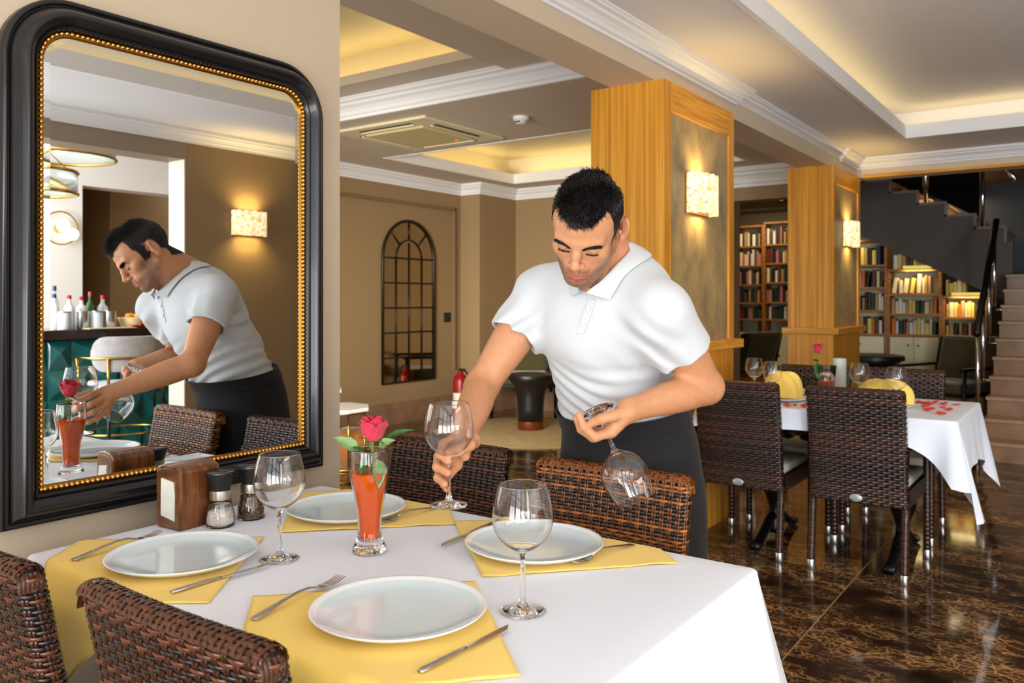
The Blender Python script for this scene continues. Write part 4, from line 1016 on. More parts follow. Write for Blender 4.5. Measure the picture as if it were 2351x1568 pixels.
# left hand, stem axis from FL along AL
FLp = V(-.908, 1.594, 1.047); ALx = V(.535, -.173, -.827); ALx /= np.linalg.norm(ALx)
def st(t): return FLp+ALx*t
PX = V(.8135, .5816, 0); PF = V(-.5816, .8135, 0); PZ = V(0, 0, 1)      # picture right, depth, up
def lp(r, f_, u): return st(.042)+PX*r+PF*f_+PZ*u
FLH = {
 'index':  [lp(.014, -.010, -.008), lp(-.022, -.021, -.018), lp(-.047, -.016, .004), lp(-.056, -.010, .028)],
 'middle': [lp(.014, .014, -.012), lp(-.024, .012, -.024), lp(-.050, .012, -.006), lp(-.060, .012, .018)],
 'ring':   [lp(.016, .032, -.010), lp(-.020, .034, -.024), lp(-.044, .034, -.008), lp(-.050, .032, .014)],
 'little': [lp(.020, .048, -.004), lp(-.008, .052, -.018), lp(-.030, .052, -.006), lp(-.037, .050, .010)],
 'thumb':  [lp(.046, -.012, .034), lp(.018, -.026, .030), lp(-.010, -.025, .022), lp(-.030, -.016, .012)]}
def hand_sdf(p, F, W, pads=()):
    d = None
    for nm, j in F.items():
        e = chain(p, j, RF[nm], .004)
        d = e if d is None else smin(d, e, .003)
    kn = [F[n][0] for n in ('index', 'middle', 'ring', 'little')]
    pm = None
    for q in kn:
        e = cone(p, W+(q-W)*.12, W+(q-W)*.98, .0150, .0105); pm = e if pm is None else smin(pm, e, .014)
    th = cone(p, W+(F['thumb'][0]-W)*.15, F['thumb'][0], .0165, .0145); pm = smin(pm, th, .014)
    pm = smin(pm, cone(p, F['thumb'][0], kn[0]*.75+F['thumb'][0]*.25, .0125, .0095), .014)
    for a_, b_, ra, rb in pads: pm = smin(pm, cone(p, a_, b_, ra, rb), .012)
    return smin(d, pm, .007)
PADR = [(WR, V(AX-.004, AY+.056, .962), .017, .012)]
PADL = [(WL, lp(.020, .010, .000), .018, .015), (lp(.046, -.012, .030), lp(.010, -.008, -.010), .014, .0105)]
HIPR, HIPL = V(-1.095, 1.965, .86), V(-.925, 1.965, .86)
LEGS = [(HIPR, V(-1.105, 1.985, .48), V(-1.110, 2.055, .085), V(-1.125, 1.90, .045)), (HIPL, V(-.915, 1.985, .48), V(-.910, 2.055, .085), V(-.890, 1.90, .045))]
def near(p, fn, lo, hi, pad=.07):
    """fn where p is close to the box lo..hi, the distance to the box elsewhere"""
    lo = np.asarray(lo)-pad; hi = np.asarray(hi)+pad
    d = np.sqrt((np.maximum(np.maximum(lo-p, p-hi), 0)**2).sum(1))+pad*.9; m = (d <= pad*.9+1e-9)
    if m.any(): d[m] = fn(p[m])
    return d
def bx(pts, r): a = np.array(pts); return a.min(0)-r, a.max(0)+r
def body_sdf(p):
    d = near(p, lambda q: torso_sdf(q, -.006), (-1.24, 1.60, .76), (-.74, 2.12, 1.45))
    for Sh, El, Wr in ((SR, ER, WR), (SL, EL, WL)):
        a = near(p, lambda q: smin(upper_arm(q, Sh, El), fore_arm(q, El, Wr), .02), *bx([Sh, El, Wr], .07)); d = smin(d, a, .03)
    def neck(q):
        n = cone(q, from_head((0, -.022, -.035)), NB, .056, .062); return smin(n, cone(q, from_head((0, .030, -.070)), NB+V(.0, -.075, -.045), .034, .045), .03)
    d = smin(d, near(p, neck, *bx([E0, NB, NB+V(0, -.075, -.045)], .07)), .03)
    d = smin(d, near(p, head_sdf, E0-.155, E0+.155, .03), .012)
    d = smin(d, near(p, lambda q: hand_sdf(q, FR, WR, PADR), *bx([j for v_ in FR.values() for j in v_]+[WR], .02), .03), .010)
    d = smin(d, near(p, lambda q: hand_sdf(q, FLH, WL, PADL), *bx([j for v_ in FLH.values() for j in v_]+[WL], .02), .03), .010)
    for h_, k_, a_, t_ in LEGS:
        def leg(q):
            e = smin(cone(q, h_, k_, .082, .055), cone(q, k_, a_, .055, .037), .02); return smin(e, cone(q, a_+V(0, .01, -.045), t_, .036, .034), .02)
        d = smin(d, near(p, leg, *bx([h_, k_, a_, t_], .09)), .03)
    return d
def SW(v): return np.stack([v[:, 0]*S, v[:, 1]*S, H+S*(v[:, 2]-H)], 1)
MANO = Vector((-1.035, 2.03, 0))
man = empty('person', MANO); tag(man, 'man in white polo shirt and black apron leaning over the table with two wine glasses', 'person')
LO = np.array([MANO.x, MANO.y, 0])
def skin_material():
    m = mat('skin', (214, 160, 124), .42, sss=.12, spec=.4); n, l, b = nodes(m)
    at = n.new('ShaderNodeAttribute'); at.attribute_name = 'tint'
    tc = n.new('ShaderNodeTexCoord'); ns = n.new('ShaderNodeTexNoise'); ns.inputs['Scale'].default_value = 60; ns.inputs['Detail'].default_value = 5; l.new(tc.outputs['Object'], ns.inputs['Vector'])
    r = n.new('ShaderNodeMapRange'); r.inputs[1].default_value = .3; r.inputs[2].default_value = .7; r.inputs[3].default_value = .93; r.inputs[4].default_value = 1.06; l.new(ns.outputs[0], r.inputs[0])
    mx = n.new('ShaderNodeMixRGB'); mx.blend_type = 'MULTIPLY'; mx.inputs[0].default_value = 1; l.new(at.outputs['Color'], mx.inputs[1]); l.new(r.outputs[0], mx.inputs[2]); l.new(mx.outputs[0], b.inputs['Base Color'])
    n2 = n.new('ShaderNodeTexNoise'); n2.inputs['Scale'].default_value = 420; bp = n.new('ShaderNodeBump'); bp.inputs['Strength'].default_value = .10; bp.inputs['Distance'].default_value = .001
    l.new(tc.outputs['Object'], n2.inputs['Vector']); l.new(n2.outputs[0], bp.inputs['Height']); l.new(bp.outputs[0], b.inputs['Normal']); return m
M_skin = skin_material()
import time as _t
# two grids of the same field, sharing one mesh: fine for head, arms and hands, coarse below the belt would leave a seam, so one grid throughout
v, f = surface(body_sdf, (-1.36, 1.22, -.02), (-.62, 2.20, 1.63), HRES)
def skin_tint(v):
    q = to_head(v); x = np.abs(q[:, 0]); y, z = q[:, 1], q[:, 2]
    base = np.array(lin((200, 142, 103))); c = np.repeat(base[None], len(v), 0)
    def blend(c, w, rgb): w = np.clip(w, 0, 1)[:, None]; return c*(1-w)+np.array(lin(rgb))*w
    head = (np.abs(q) < .16).all(1)
    g = lambda a, b, r: np.exp(-(((x-a[0])/r[0])**2+((y-a[1])/r[1])**2+((z-a[2])/r[2])**2))
    rnd = np.random.RandomState(1).rand(len(v))
    # stubble: jaw, chin, upper lip
    beard = np.clip((-.052-z+ .35*np.clip(x-.03, 0, 1))/.012, 0, 1)*np.clip((y-.015-(.0))/.03, 0, 1)
    side = np.clip((x-.048)/.012, 0, 1)*np.clip((.0-z)/.02, 0, 1)*np.clip((y+.002)/.02, 0, 1)*np.clip((.085-y)/.03, 0, 1)
    mous = np.exp(-((z+.0545)/.007)**2)*np.clip((.034-x)/.01, 0, 1)*(y > .07)
    bw = np.clip(np.maximum(np.maximum(beard, side*.8), mous), 0, 1)*(z > -.135)
    c = np.where(head[:, None], blend(c, bw*(.52+.34*rnd), (88, 68, 56)), c)
    # lips, nose, ears, cheeks
    lips = np.clip(g((0, .103, -.0655), 0, (.021, .02, .0042))*1.5, 0, 1)+np.clip(g((0, .101, -.0760), 0, (.0185, .02, .0055))*1.5, 0, 1)
    c = np.where(head[:, None], blend(c, lips*.8, (196, 104, 92)), c)
    c = np.where(head[:, None], blend(c, g((0, .112, -.034), 0, (.016, .02, .014))*.35, (222, 140, 112)), c)
    c = np.where(head[:, None], blend(c, ((x > .071) & (y < .012))*.45, (226, 150, 124)), c)
    # dark hair roots on the scalp and cropped sides
    hz = hairline(q); c = np.where(head[:, None], blend(c, np.clip(-hz/.010+.3, 0, 1)*.9, (34, 28, 26)), c)
    # fingertips and knuckles a little redder
    for F in (FR, FLH):
        for j in F.values():
            c = blend(c, np.exp(-((v-j[3])**2).sum(1)/(.010**2))*.45, (224, 138, 112))
            c = blend(c, np.exp(-((v-j[1])**2).sum(1)/(.007**2))*.2, (206, 128, 104))
    return c
def hairline(q):
    """negative where hair grows (head coordinates)"""
    x = np.abs(q[:, 0]); y, z = q[:, 1], q[:, 2]
    zf = .0585+7.5*np.clip(x, 0, .052)**2+.0015*np.sin(q[:, 0]*160)   # front edge, receding a little at the temples
    front = zf-z
    burn = np.maximum(y-(.036+.30*np.clip(z-.01, 0, .05)), np.where(y > .012, -.022-z, .028-.030*np.clip(y+.02, -.03, .03)/.03-z-.018))
    back = np.where(y < -.02, np.where(x > .045, -.020, -.055)-.4*np.clip(-.045-y, 0, .05)-z, 1.)
    side = np.minimum(np.where(y > -.02, np.where(z > .030, y-(.050+.15*(z-.03)), burn), 1.), back)
    ear = .019-np.sqrt((y+.012)**2+(z-.0)**2*.45)
    side = np.where((x > .066) & (z < .032), np.maximum(side, ear), side)
    return np.where(y > .046, front, np.minimum(side, np.where(z > .066, -.02, 1.)))
cols = skin_tint(v)
body = np_mesh('body', SW(v)-LO, f, M_skin, man, cols)
print('BODY', len(v), len(f))
# ---- hair: a thick cropped cap with strands combed forward, faded sides
def normals_of(v, f):
    n = np.zeros_like(v); a = np.cross(v[f[:, 2]]-v[f[:, 0]], v[f[:, 3]]-v[f[:, 1]])
    for q in range(4): np.add.at(n, f[:, q], a)
    return n/np.maximum(np.linalg.norm(n, axis=1)[:, None], 1e-12)
nv = normals_of(v, f); qh = to_head(v); nh = nv@HM
inhead = (np.abs(qh-V(0, 0, .04)) < V(.10, .12, .11)).all(1) & ~((np.abs(qh[:, 0]) > .0745) & (qh[:, 2] < .035))
hl = np.where(inhead, hairline(qh), 1.)
M_hair = mat('black_hair', (22, 18, 17), .27, spec=.9)
def hair_len(q): return .0042+.0240*np.clip((q[:, 2]-.050)/.045, 0, 1)*np.clip(1.15-np.abs(q[:, 0])/.085, .25, 1)
ph = np.sin(qh[:, 0]*210+np.sin(qh[:, 1]*60)*2)*np.sin(qh[:, 1]*95+qh[:, 0]*40)
thick = (hair_len(qh)*.34)*np.clip(-hl/.014, 0, 1)**.6*(1+.22*ph)
sel = (hl < 0); fk = sel[f].all(1); ids = np.unique(f[fk]); remap = -np.ones(len(v), int); remap[ids] = np.arange(len(ids))
hv = v[ids]+nv[ids]*(thick[ids]-.0012*(hl[ids] > -.003))[:, None]
hair = np_mesh('hair', SW(hv)-LO, remap[f[fk]], mat('hair_base', (14, 12, 12), .6, bump=(900, .6)), man)
rs = np.random.RandomState(4)
def strands(root, d0, d1, ln, rad, name, m, parent, segs=4, side=3):
    """tapered curved hairs: root (n,3), start and end directions, length, radius"""
    n = len(root); P_ = [root]; 
    for k in range(segs):
        t = (k+.5)/segs; dd = d0*(1-t)+d1*t; dd /= np.linalg.norm(dd, axis=1)[:, None]; P_.append(P_[-1]+dd*(ln/segs)[:, None])
    vs = np.zeros((n, segs+1, side, 3))
    for k in range(segs+1):
        t = P_[min(k+1, segs)]-P_[max(k-1, 0)]; t /= np.maximum(np.linalg.norm(t, axis=1)[:, None], 1e-9)
        u = np.cross(t, V(.3, .2, .93)); u /= np.maximum(np.linalg.norm(u, axis=1)[:, None], 1e-9); w_ = np.cross(t, u)
        r = rad*(1-.85*(k/segs)**1.3)
        for s_ in range(side): a = 2*PI*s_/side; vs[:, k, s_] = P_[k]+(u*math.cos(a)+w_*math.sin(a))*r[:, None]
    idx = np.arange(n*(segs+1)*side).reshape(n, segs+1, side); fs = []
    for k in range(segs):
        for s_ in range(side): s2 = (s_+1) % side; fs.append(np.stack([idx[:, k, s_], idx[:, k, s2], idx[:, k+1, s2], idx[:, k+1, s_]], 1))
    return np_mesh(name, SW(vs.reshape(-1, 3))-LO, np.concatenate(fs), m, parent)
cand = np.where(hl < -.001)[0]; pick = rs.choice(cand, 8500)
q = qh[pick]; nn = nv[pick]; fw = HF[None]; up = HU[None]; lf = HL[None]
top = np.clip((q[:, 2]-.050)/.04, 0, 1)[:, None]
jit = rs.randn(len(pick), 3)*.13+np.stack([np.sin(q[:, 1]*70+q[:, 0]*50), np.cos(q[:, 0]*90), np.sin(q[:, 0]*60+q[:, 1]*80)], 1)*.16
d0 = nn*(.30+.16*top)+(fw*.55+up*.05)*top+(-up*.75-fw*.30)*(1-top)+jit
edge = np.clip(1+hl[pick]/.016, 0, 1)[:, None]*top
d1 = -nn*.10*top+nn*.05+(fw*1.0-up*.10)*top+(-up*.9-fw*.3)*(1-top)+jit*1.1-up*edge*.25+lf*.25*np.sign(q[:, :1])*top*.4
ln = hair_len(q)*(.75+.5*rs.rand(len(pick)))
st_ = strands(v[pick]+nn*(thick[pick]*.98)[:, None], d0, d1, ln, .00062+.00040*rs.rand(len(pick))*top[:, 0], 'hair_strands', M_hair, hair); st_['kind'] = 'stuff'
# brows and lashes
M_brow = mat('brow_hair', (26, 20, 18), .5)
def on_face(qs):
    """drop head-coordinate points onto the face surface along the facing direction"""
    P_ = from_head(qs)
    for _ in range(12): P_ = P_-HF[None]*body_sdf(P_)[:, None]*.8
    return P_
for sx in (-1, 1):
    n = 340; t = rs.rand(n); w_ = (rs.rand(n)-.5)*.0088*(.45+.75*np.sin(PI*np.clip(t*.9+.08, 0, 1)))
    qs = np.stack([sx*(.0125+.036*t), np.full(n, .115), .0088+.0125*t-.0050*t*t+w_+.001], 1)
    root = on_face(qs)-HF*.0004
    dd = (HL[None]*sx*(.9)+HU[None]*(.35*(1-t)-.25*t)[:, None]+HF[None]*.28)+rs.randn(n, 3)*.12
    eb = strands(root, dd, dd-HF[None]*.25, np.full(n, .0080), np.full(n, .0008), 'eyebrow', M_brow, man, 3); eb['kind'] = 'stuff'
    n = 150; t = rs.rand(n); qs = np.stack([sx*(.0195+.0245*t), np.full(n, .110), -.0068-.0012*np.sin(PI*t)], 1)
    root = on_face(qs)-HF*.0006
    dd = HF[None]*.75-HU[None]*.60+HL[None]*(sx*(t-.35)*.9)[:, None]+rs.randn(n, 3)*.08
    el = strands(root, dd, dd+HU[None]*.35, np.full(n, .0054), np.full(n, .00030), 'eyelashes', M_brow, man, 3); el['kind'] = 'stuff'
# ---- clothes
def ramp01(x, a, b): return np.clip((x-a)/(b-a), 0, 1)
HR_, HL_ = SR+(ER-SR)*.47, SL+(EL-SL)*.50
nR, nL = (ER-SR)/np.linalg.norm(ER-SR), (EL-SL)/np.linalg.norm(EL-SL)
def shirt_outer(p, cut=False):
    t = torso_sdf(p, .007)
    def sl(Sh, El, Hc, n_):
        a = upper_arm(p, Sh, El, .008); a = a-.006*ramp01((p-Hc)@n_, -.10, 0)
        return np.maximum(a, (p-Hc)@n_) if cut else a
    d = smin(smin(t, sl(SR, ER, HR_, nR), .034), sl(SL, EL, HL_, nL), .045)
    x, y, z = p.T
    # pull folds: across the waist, from the armpits, at the sleeves
    k1 = np.sin((z*1.0+(x+1.02)*.42-(y-1.8)*.25)*150+2.0*np.sin(x*21+z*9))*ramp01(1.16-z, 0, .12)*.0046
    k2 = np.sin((z*.75-(x+1.02)*.9)*95+1.5*np.sin(z*31))*np.exp(-(((x+1.17)/.06)**2+((z-1.22)/.08)**2))*.0052
    k3 = np.sin((z*.9+(x+.9)*.8)*92+1.2*np.sin(y*25))*np.exp(-(((x+.83)/.07)**2+((z-1.16)/.09)**2))*.0060
    k4 = .0032*np.sin(x*38+z*17+1.3*np.sin(z*23))*np.sin(z*29+y*13)
    return d+k1+k2+k3+k4
VB = V(-.957, 1.60, 1.302)                                 # bottom of the neck opening
NAX = from_head((0, -.01, -.05))-NB; NAX /= np.linalg.norm(NAX)
def belt_z(y): return .985+.17*(y-1.78)
def shirt_sdf(p):
    o_ = shirt_outer(p, True); x, y, z = p.T
    o_ = np.maximum(o_, belt_z(y)-.03-z)
    nk = cone(p, NB-NAX*.02, NB+NAX*.2, .062, .066)        # neck hole
    vv = cone(p, VB+V(0, -.02, .004), NB+V(0, -.05, .04), .004, .050)
    o_ = np.maximum(o_, -np.minimum(nk, vv))
    return np.maximum(o_, -(shirt_outer(p)+.0085))
def shirt_fast(p): return near(p, shirt_sdf, (-1.30, 1.52, .93), (-.66, 2.12, 1.44), .03)
M_polo = mat('white_pique', (202, 206, 209), .8, sheen=.25, bump=(1500, .18))
sv, sf_ = surface(shirt_fast, (-1.34, 1.50, .90), (-.62, 2.16, 1.46), SRES)
def relax(v, f, k):
    for _ in range(k):
        a = np.zeros_like(v); c = np.zeros(len(v))
        for i in range(4): np.add.at(a, f[:, i], v[f[:, (i+1) % 4]]+v[f[:, (i+3) % 4]]); np.add.at(c, f[:, i], 2)
        v = v*.45+.55*a/np.maximum(c, 1)[:, None]
    return v
sv = relax(sv, sf_, 3)
shirt = np_mesh('polo_shirt', SW(sv)-LO, sf_, M_polo, man)
# collar: stand and fold, laid on the shirt
u1 = np.cross(NAX, V(1, 0, 0)); u1 /= np.linalg.norm(u1)
if u1[1] < 0: u1 = -u1                                     # towards the nape
u2 = np.cross(u1, NAX); u2 *= np.sign(u2[0])               # towards his left
def snap(P_, off):
    for _ in range(14):
        d = shirt_outer(P_); g = np.stack([(shirt_outer(P_+e)-d)/.002 for e in np.eye(3)*.002], 1); g /= np.maximum(np.linalg.norm(g, axis=1)[:, None], 1e-6)
        P_ = P_-g*(d-off)[:, None]*.7
    return P_
nphi = 61; phis = np.radians(np.linspace(-158, 158, nphi)); rows = []
ring = np.array([NB+NAX*.022+(u1*math.cos(a)*.060+u2*math.sin(a)*.062) for a in phis])
fr = np.clip((np.abs(phis)-1.5)/1.25, 0, 1)                 # 0 behind, 1 at the front ends
ring_in = ring*(1-fr[:, None])+(VB+V(0, -.012, .012)+np.stack([np.sign(phis)*(.010+.052*(1-fr)), .030*(1-fr), .055*(1-fr)], 1))*fr[:, None]
out0 = np.array([NB-NAX*.016+(u1*math.cos(a)*.086+u2*math.sin(a)*.088) for a in phis])
tip = np.stack([np.sign(phis)*.052, np.full(nphi, -.004), np.full(nphi, .004)], 1)+VB
out1 = out0*(1-fr[:, None])+(tip+np.stack([np.sign(phis)*.040*(1-fr), .045*(1-fr), .060*(1-fr)], 1))*fr[:, None]
top_in = snap(ring_in.copy(), .004); hi_ = NAX[None]*(.020*(1-fr)+.006)[:, None]
r0 = top_in; r1 = top_in*.5+ring_in*.5+hi_*.6; r2 = ring_in*.35+top_in*.65+hi_; r4 = snap(out1.copy(), .0062); r3 = r2*.45+r4*.55+NAX[None]*.010
r3 = snap(r3, .011)*.5+r3*.5
def strip(rows, th, name, m, parent):
    a = np.array(rows); R_, n, _ = a.shape
    f_ = [(j*n+i, j*n+i+1, (j+1)*n+i+1, (j+1)*n+i) for j in range(R_-1) for i in range(n-1)]
    o = np_mesh(name, SW(a.reshape(-1, 3))-LO, np.array(f_), m, parent)
    md = o.modifiers.new('t', 'SOLIDIFY'); md.thickness = th; md.offset = 0; md = o.modifiers.new('s', 'SUBSURF'); md.levels = 1; md.render_levels = 2; return o
strip([r1, r2, r3, r4], .0026, 'collar', M_polo, shirt)
# placket with two buttons
pz_ = np.linspace(0, 1, 12); pl = []
PB = V(-.985, 1.62, 1.205)
for dx in (-.014, -.005, .005, .014):
    pl.append(snap(VB[None]*(1-pz_[:, None])+PB[None]*pz_[:, None]+V(dx+.006, -.01, 0)[None], .0016))
strip(pl, .0009, 'placket', M_polo, shirt)
for t in (.30, .72):
    c = snap((VB*(1-t)+PB*t+V(.006, -.01, 0))[None], .0042)[0]; n_ = snap((VB*(1-t)+PB*t+V(.006, -.01, 0))[None], .03)[0]-c; n_ /= np.linalg.norm(n_)
    R_ = Vector((0, 0, 1)).rotation_difference(Vector(n_)).to_matrix(); mb = MB(); mb.lathe([(.0005, 0), (.0052, 0), (.0056, .0008), (.0050, .0016), (.0036, .0010), (.0005, .0010)], SW(c[None])[0]-LO, 16, M=R_); mb.build('button', mat('pearl_button', (236, 234, 228), .25), shirt, smooth=True)
# apron, waistband, ties, trousers, shoes
def apron_outer(p):
    x, y, z = p.T; t = ramp01(1.0-z, 0, .6); cx, cy = -1.014, 1.945+.025*t
    a, b = .172+.022*np.minimum(t*3, 1)+.012*t, .152+.018*np.minimum(t*3, 1)+.006*t; k = np.sqrt(((x-cx)/a)**2+((y-cy)/b)**2)
    ang = np.arctan2(y-cy, x-cx); sk = (k-1)*np.minimum(a, b)*.95-.004*t*np.sin(ang*9+z*6)-.003*np.sin(ang*5-z*25)*t
    w_ = ramp01(1.0-z, -.01, .12); return (1-w_)*torso_sdf(p, .019)+w_*sk
def apron_sdf(p):
    o_ = apron_outer(p); x, y, z = p.T; return np.maximum(o_, np.maximum(z-belt_z(y)-.004, .44-z))
M_apron = mat('black_apron', (15, 14, 18), .8, sheen=.08, bump=(700, .15))
av, af = surface(lambda p: near(p, apron_sdf, (-1.24, 1.72, .42), (-.78, 2.16, 1.08), .03), (-1.28, 1.70, .41), (-.76, 2.20, 1.10), .0048)
apron = np_mesh('apron', SW(av)-LO, af, M_apron, man)
ys = np.linspace(0, 2*PI, 73); wb = []
for dz in (-.034, -.022, -.008, .006, .012):
    P_ = np.stack([-1.014+np.cos(ys)*.172, 1.938+np.sin(ys)*.155, np.zeros(73)], 1); g = np.stack([np.cos(ys), np.sin(ys), 0*ys], 1)
    for _ in range(10): P_[:, 2] = belt_z(P_[:, 1])+dz; P_ = P_-g*(apron_outer(P_)-.004)[:, None]*.8
    wb.append(P_)
strip(wb, .003, 'waistband', M_apron, apron)
M_tie = mat('white_cotton_tie', (226, 226, 220), .8)
tb = []
for k in range(9):
    t = k/8; tb.append([V(-.935+.02*t+dx, 2.098+.030*t+.02*t*t, 1.035-.20*t) for dx in (-.012, 0, .012)])
strip(np.array(tb), .002, 'tie', M_tie, apron)
def trousers(p):
    d = None
    for h_, k_, a_, t_ in LEGS:
        e = smin(cone(p, h_, k_, .094, .072), cone(p, k_, a_+V(0, 0, -.03), .072, .060), .03); d = e if d is None else smin(d, e, .01)
    x, y, z = p.T; return np.maximum(np.maximum(d, z-.90), .055-z)+.003*np.sin(z*70+x*20)
M_trou = mat('black_trousers', (20, 20, 24), .7)
tv, tf = surface(trousers, (-1.25, 1.85, .03), (-.77, 2.16, .95), .009)
np_mesh('trousers', SW(tv)-LO, tf, M_trou, man)
def shoe(p):
    d = None
    for h_, k_, a_, t_ in LEGS:
        e = smin(cone(p, V(a_[0], a_[1]+.035, .052), V(t_[0], t_[1]-.03, .040), .042, .040), sph(p, a_+V(0, .0, -.01), .046), .02); d = e if d is None else np.minimum(d, e)
    return np.maximum(d, .0-p[:, 2])
hv_, hf_ = surface(shoe, (-1.25, 1.75, -.02), (-.77, 2.2, .2), .007)
kk_ = hv_[:, 0] < -1.01
for side_ in (True, False):
    fm = (kk_[hf_] == side_).all(1); ids = np.unique(hf_[fm]); rm = -np.ones(len(hv_), int); rm[ids] = np.arange(len(ids))
    vv_ = SW(hv_[ids]); vv_[:, 2] -= vv_[:, 2].min(); np_mesh('shoe', vv_-LO, rm[hf_[fm]], M_blackp if 'M_blackp' in globals() else M_trou, man)
# ================================================================== WALL LAMPS, CEILING FITTINGS
def shell_mat():
    m = mat('lit_shell_mosaic', (250, 236, 206), .5); n, l, b = nodes(m)
    tc = n.new('ShaderNodeTexCoord'); v = n.new('ShaderNodeTexVoronoi'); v.inputs['Scale'].default_value = 46; l.new(tc.outputs['Object'], v.inputs['Vector'])
    d = n.new('ShaderNodeTexVoronoi'); d.feature = 'DISTANCE_TO_EDGE'; d.inputs['Scale'].default_value = 46; l.new(tc.outputs['Object'], d.inputs['Vector'])
    r = ramp(n, [(0, (214, 150, 60)), (.35, (255, 226, 160)), (1, (255, 244, 222))]); l.new(v.outputs['Color'], r.inputs[0])
    g = n.new('ShaderNodeMapRange'); g.inputs[1].default_value = .0; g.inputs[2].default_value = .10; g.inputs[3].default_value = .35; g.inputs[4].default_value = 1.0; l.new(d.outputs[0], g.inputs[0])
    mx = n.new('ShaderNodeMixRGB'); mx.blend_type = 'MULTIPLY'; mx.inputs[0].default_value = 1; l.new(r.outputs[0], mx.inputs[1]); l.new(g.outputs[0], mx.inputs[2])
    l.new(mx.outputs[0], b.inputs['Emission Color']); b.inputs['Emission Strength'].default_value = 1.25; l.new(mx.outputs[0], b.inputs['Base Color']); return m
M_shell = shell_mat()
def sconce(loc, rotz, label, W_=.30, Hh=.20, power=3.0):
    """half-round shade on a wall, its axis vertical, +X pointing away from the wall"""
    r = empty('wall_lamp', loc, rotz); tag(r, label, 'lamp')
    n = 18; dpt = .085
    def fn(u, v):
        a = -PI/2+PI*u; k = .02*math.sin(u*37)*0
        return (.012+dpt*math.cos(a)**.55 if math.cos(a) > 1e-4 else .012, W_/2*math.sin(a), -Hh/2+Hh*v+(.004*math.sin(u*41) if v in (0, 1) else 0))
    mb = MB().grid(fn, n+1, 9); mb.build('shade', M_shell, r, smooth=True, solid=.004)
    MB().box(0, .012, -W_/2, W_/2, -Hh/2, Hh/2).build('back_plate', M_brass, r, bevel=.002)
    MB().ball((.05, 0, 0), .022, 12, 8).build('bulb', mat('lit_bulb', (255, 230, 180), .5, emit=(255, 210, 130), estr=3.), r, smooth=True)
    for dz in (.045, -.045):
        l = bpy.data.lights.new('lamp_light', 'SPOT'); l.energy = power*4; l.color = (1, .70, .26); l.spot_size = 2.4; l.spot_blend = .9; l.shadow_soft_size = .02
        o = bpy.data.objects.new('lamp_light', l); C.objects.link(o); o.parent = r; o.location = (.05, 0, dz); o.rotation_euler = (PI if dz > 0 else 0, 0, 0)
    return r
sconce((-1.822, 4.30, 1.87), 0, 'glowing shell wall lamp on the nearer oak column', .31, .215)
sconce((-1.822, 7.60, 1.87), 0, 'glowing shell wall lamp on the farther oak column', .31, .215)
sconce((2.0, 4.12, 1.92), PI, 'glowing shell wall lamp on the brown wall, seen in the mirror', .31, .20, 5.)
# air conditioner cassette
M_ac = mat('cream_plastic', (226, 214, 176), .5); M_slot = mat('dark_slot', (30, 28, 26), .6)
ac = empty('air_conditioner', (-4.42, 4.92, SZ)); tag(ac, 'square cassette air conditioner in the back room ceiling, red standby light on', 'air conditioner')
MB().box(-.48, .48, -.48, .48, -.022, .0).build('panel', M_ac, ac, bevel=.008)
MB().box(-.30, .30, -.30, .30, -.040, -.022).build('intake_grille', mat('cream_grille', (206, 192, 140), .5), ac, bevel=.01)
for k in range(4):
    a = k*PI/2; mb = MB().box(-.27, .27, .345, .405, -.0245, -.0215); xf(mb, lambda p: Vector((p.x*math.cos(a)-p.y*math.sin(a), p.x*math.sin(a)+p.y*math.cos(a), p.z))); mb.build('outlet_slot', M_slot, ac)
    mb = MB().box(-.27, .27, .352, .372, -.034, -.0245); xf(mb, lambda p: Vector((p.x*math.cos(a)-p.y*math.sin(a), p.x*math.sin(a)+p.y*math.cos(a), p.z))); mb.build('louvre', M_ac, ac)
MB().ball((.20, .22, -.041), .008, 8, 6).build('standby_light', mat('red_led', (255, 40, 20), .5, emit=(255, 40, 20), estr=3), ac)
sm = empty('smoke_detector', (-3.42, 4.90, SZ)); tag(sm, 'round white smoke detector on the back room ceiling', 'smoke detector')
MB().lathe([(.0005, -.001), (.060, -.001), (.060, -.022), (.052, -.028), (.050, -.030)], n=24).build('base', M_white, sm, smooth=True, auto=.6)
MB().lathe([(.046, -.028), (.044, -.050), (.030, -.058), (.0005, -.060)], n=24, cap0=False).build('sensor_head', mat('grey_white', (206, 204, 198), .5), sm, smooth=True, auto=.6)
MB().box(-.02, .02, -.054, -.040, -.046, -.040).build('vent', M_slot, sm)
# ================================================================== SALON FURNITURE
sw = empty('light_switch', (xL, 7.17, 1.10)); tag(sw, 'black light switch on the brown wall right of the arched mirror', 'switch')
MB().box(0, .010, -.055, .055, -.055, .055).build('plate', M_black, sw, bevel=.003)
MB().box(.010, .015, -.045, -.002, -.045, .045).build('rocker', M_slot, sw, bevel=.002); MB().box(.010, .015, .002, .045, -.045, .045).build('rocker', M_slot, sw, bevel=.002)
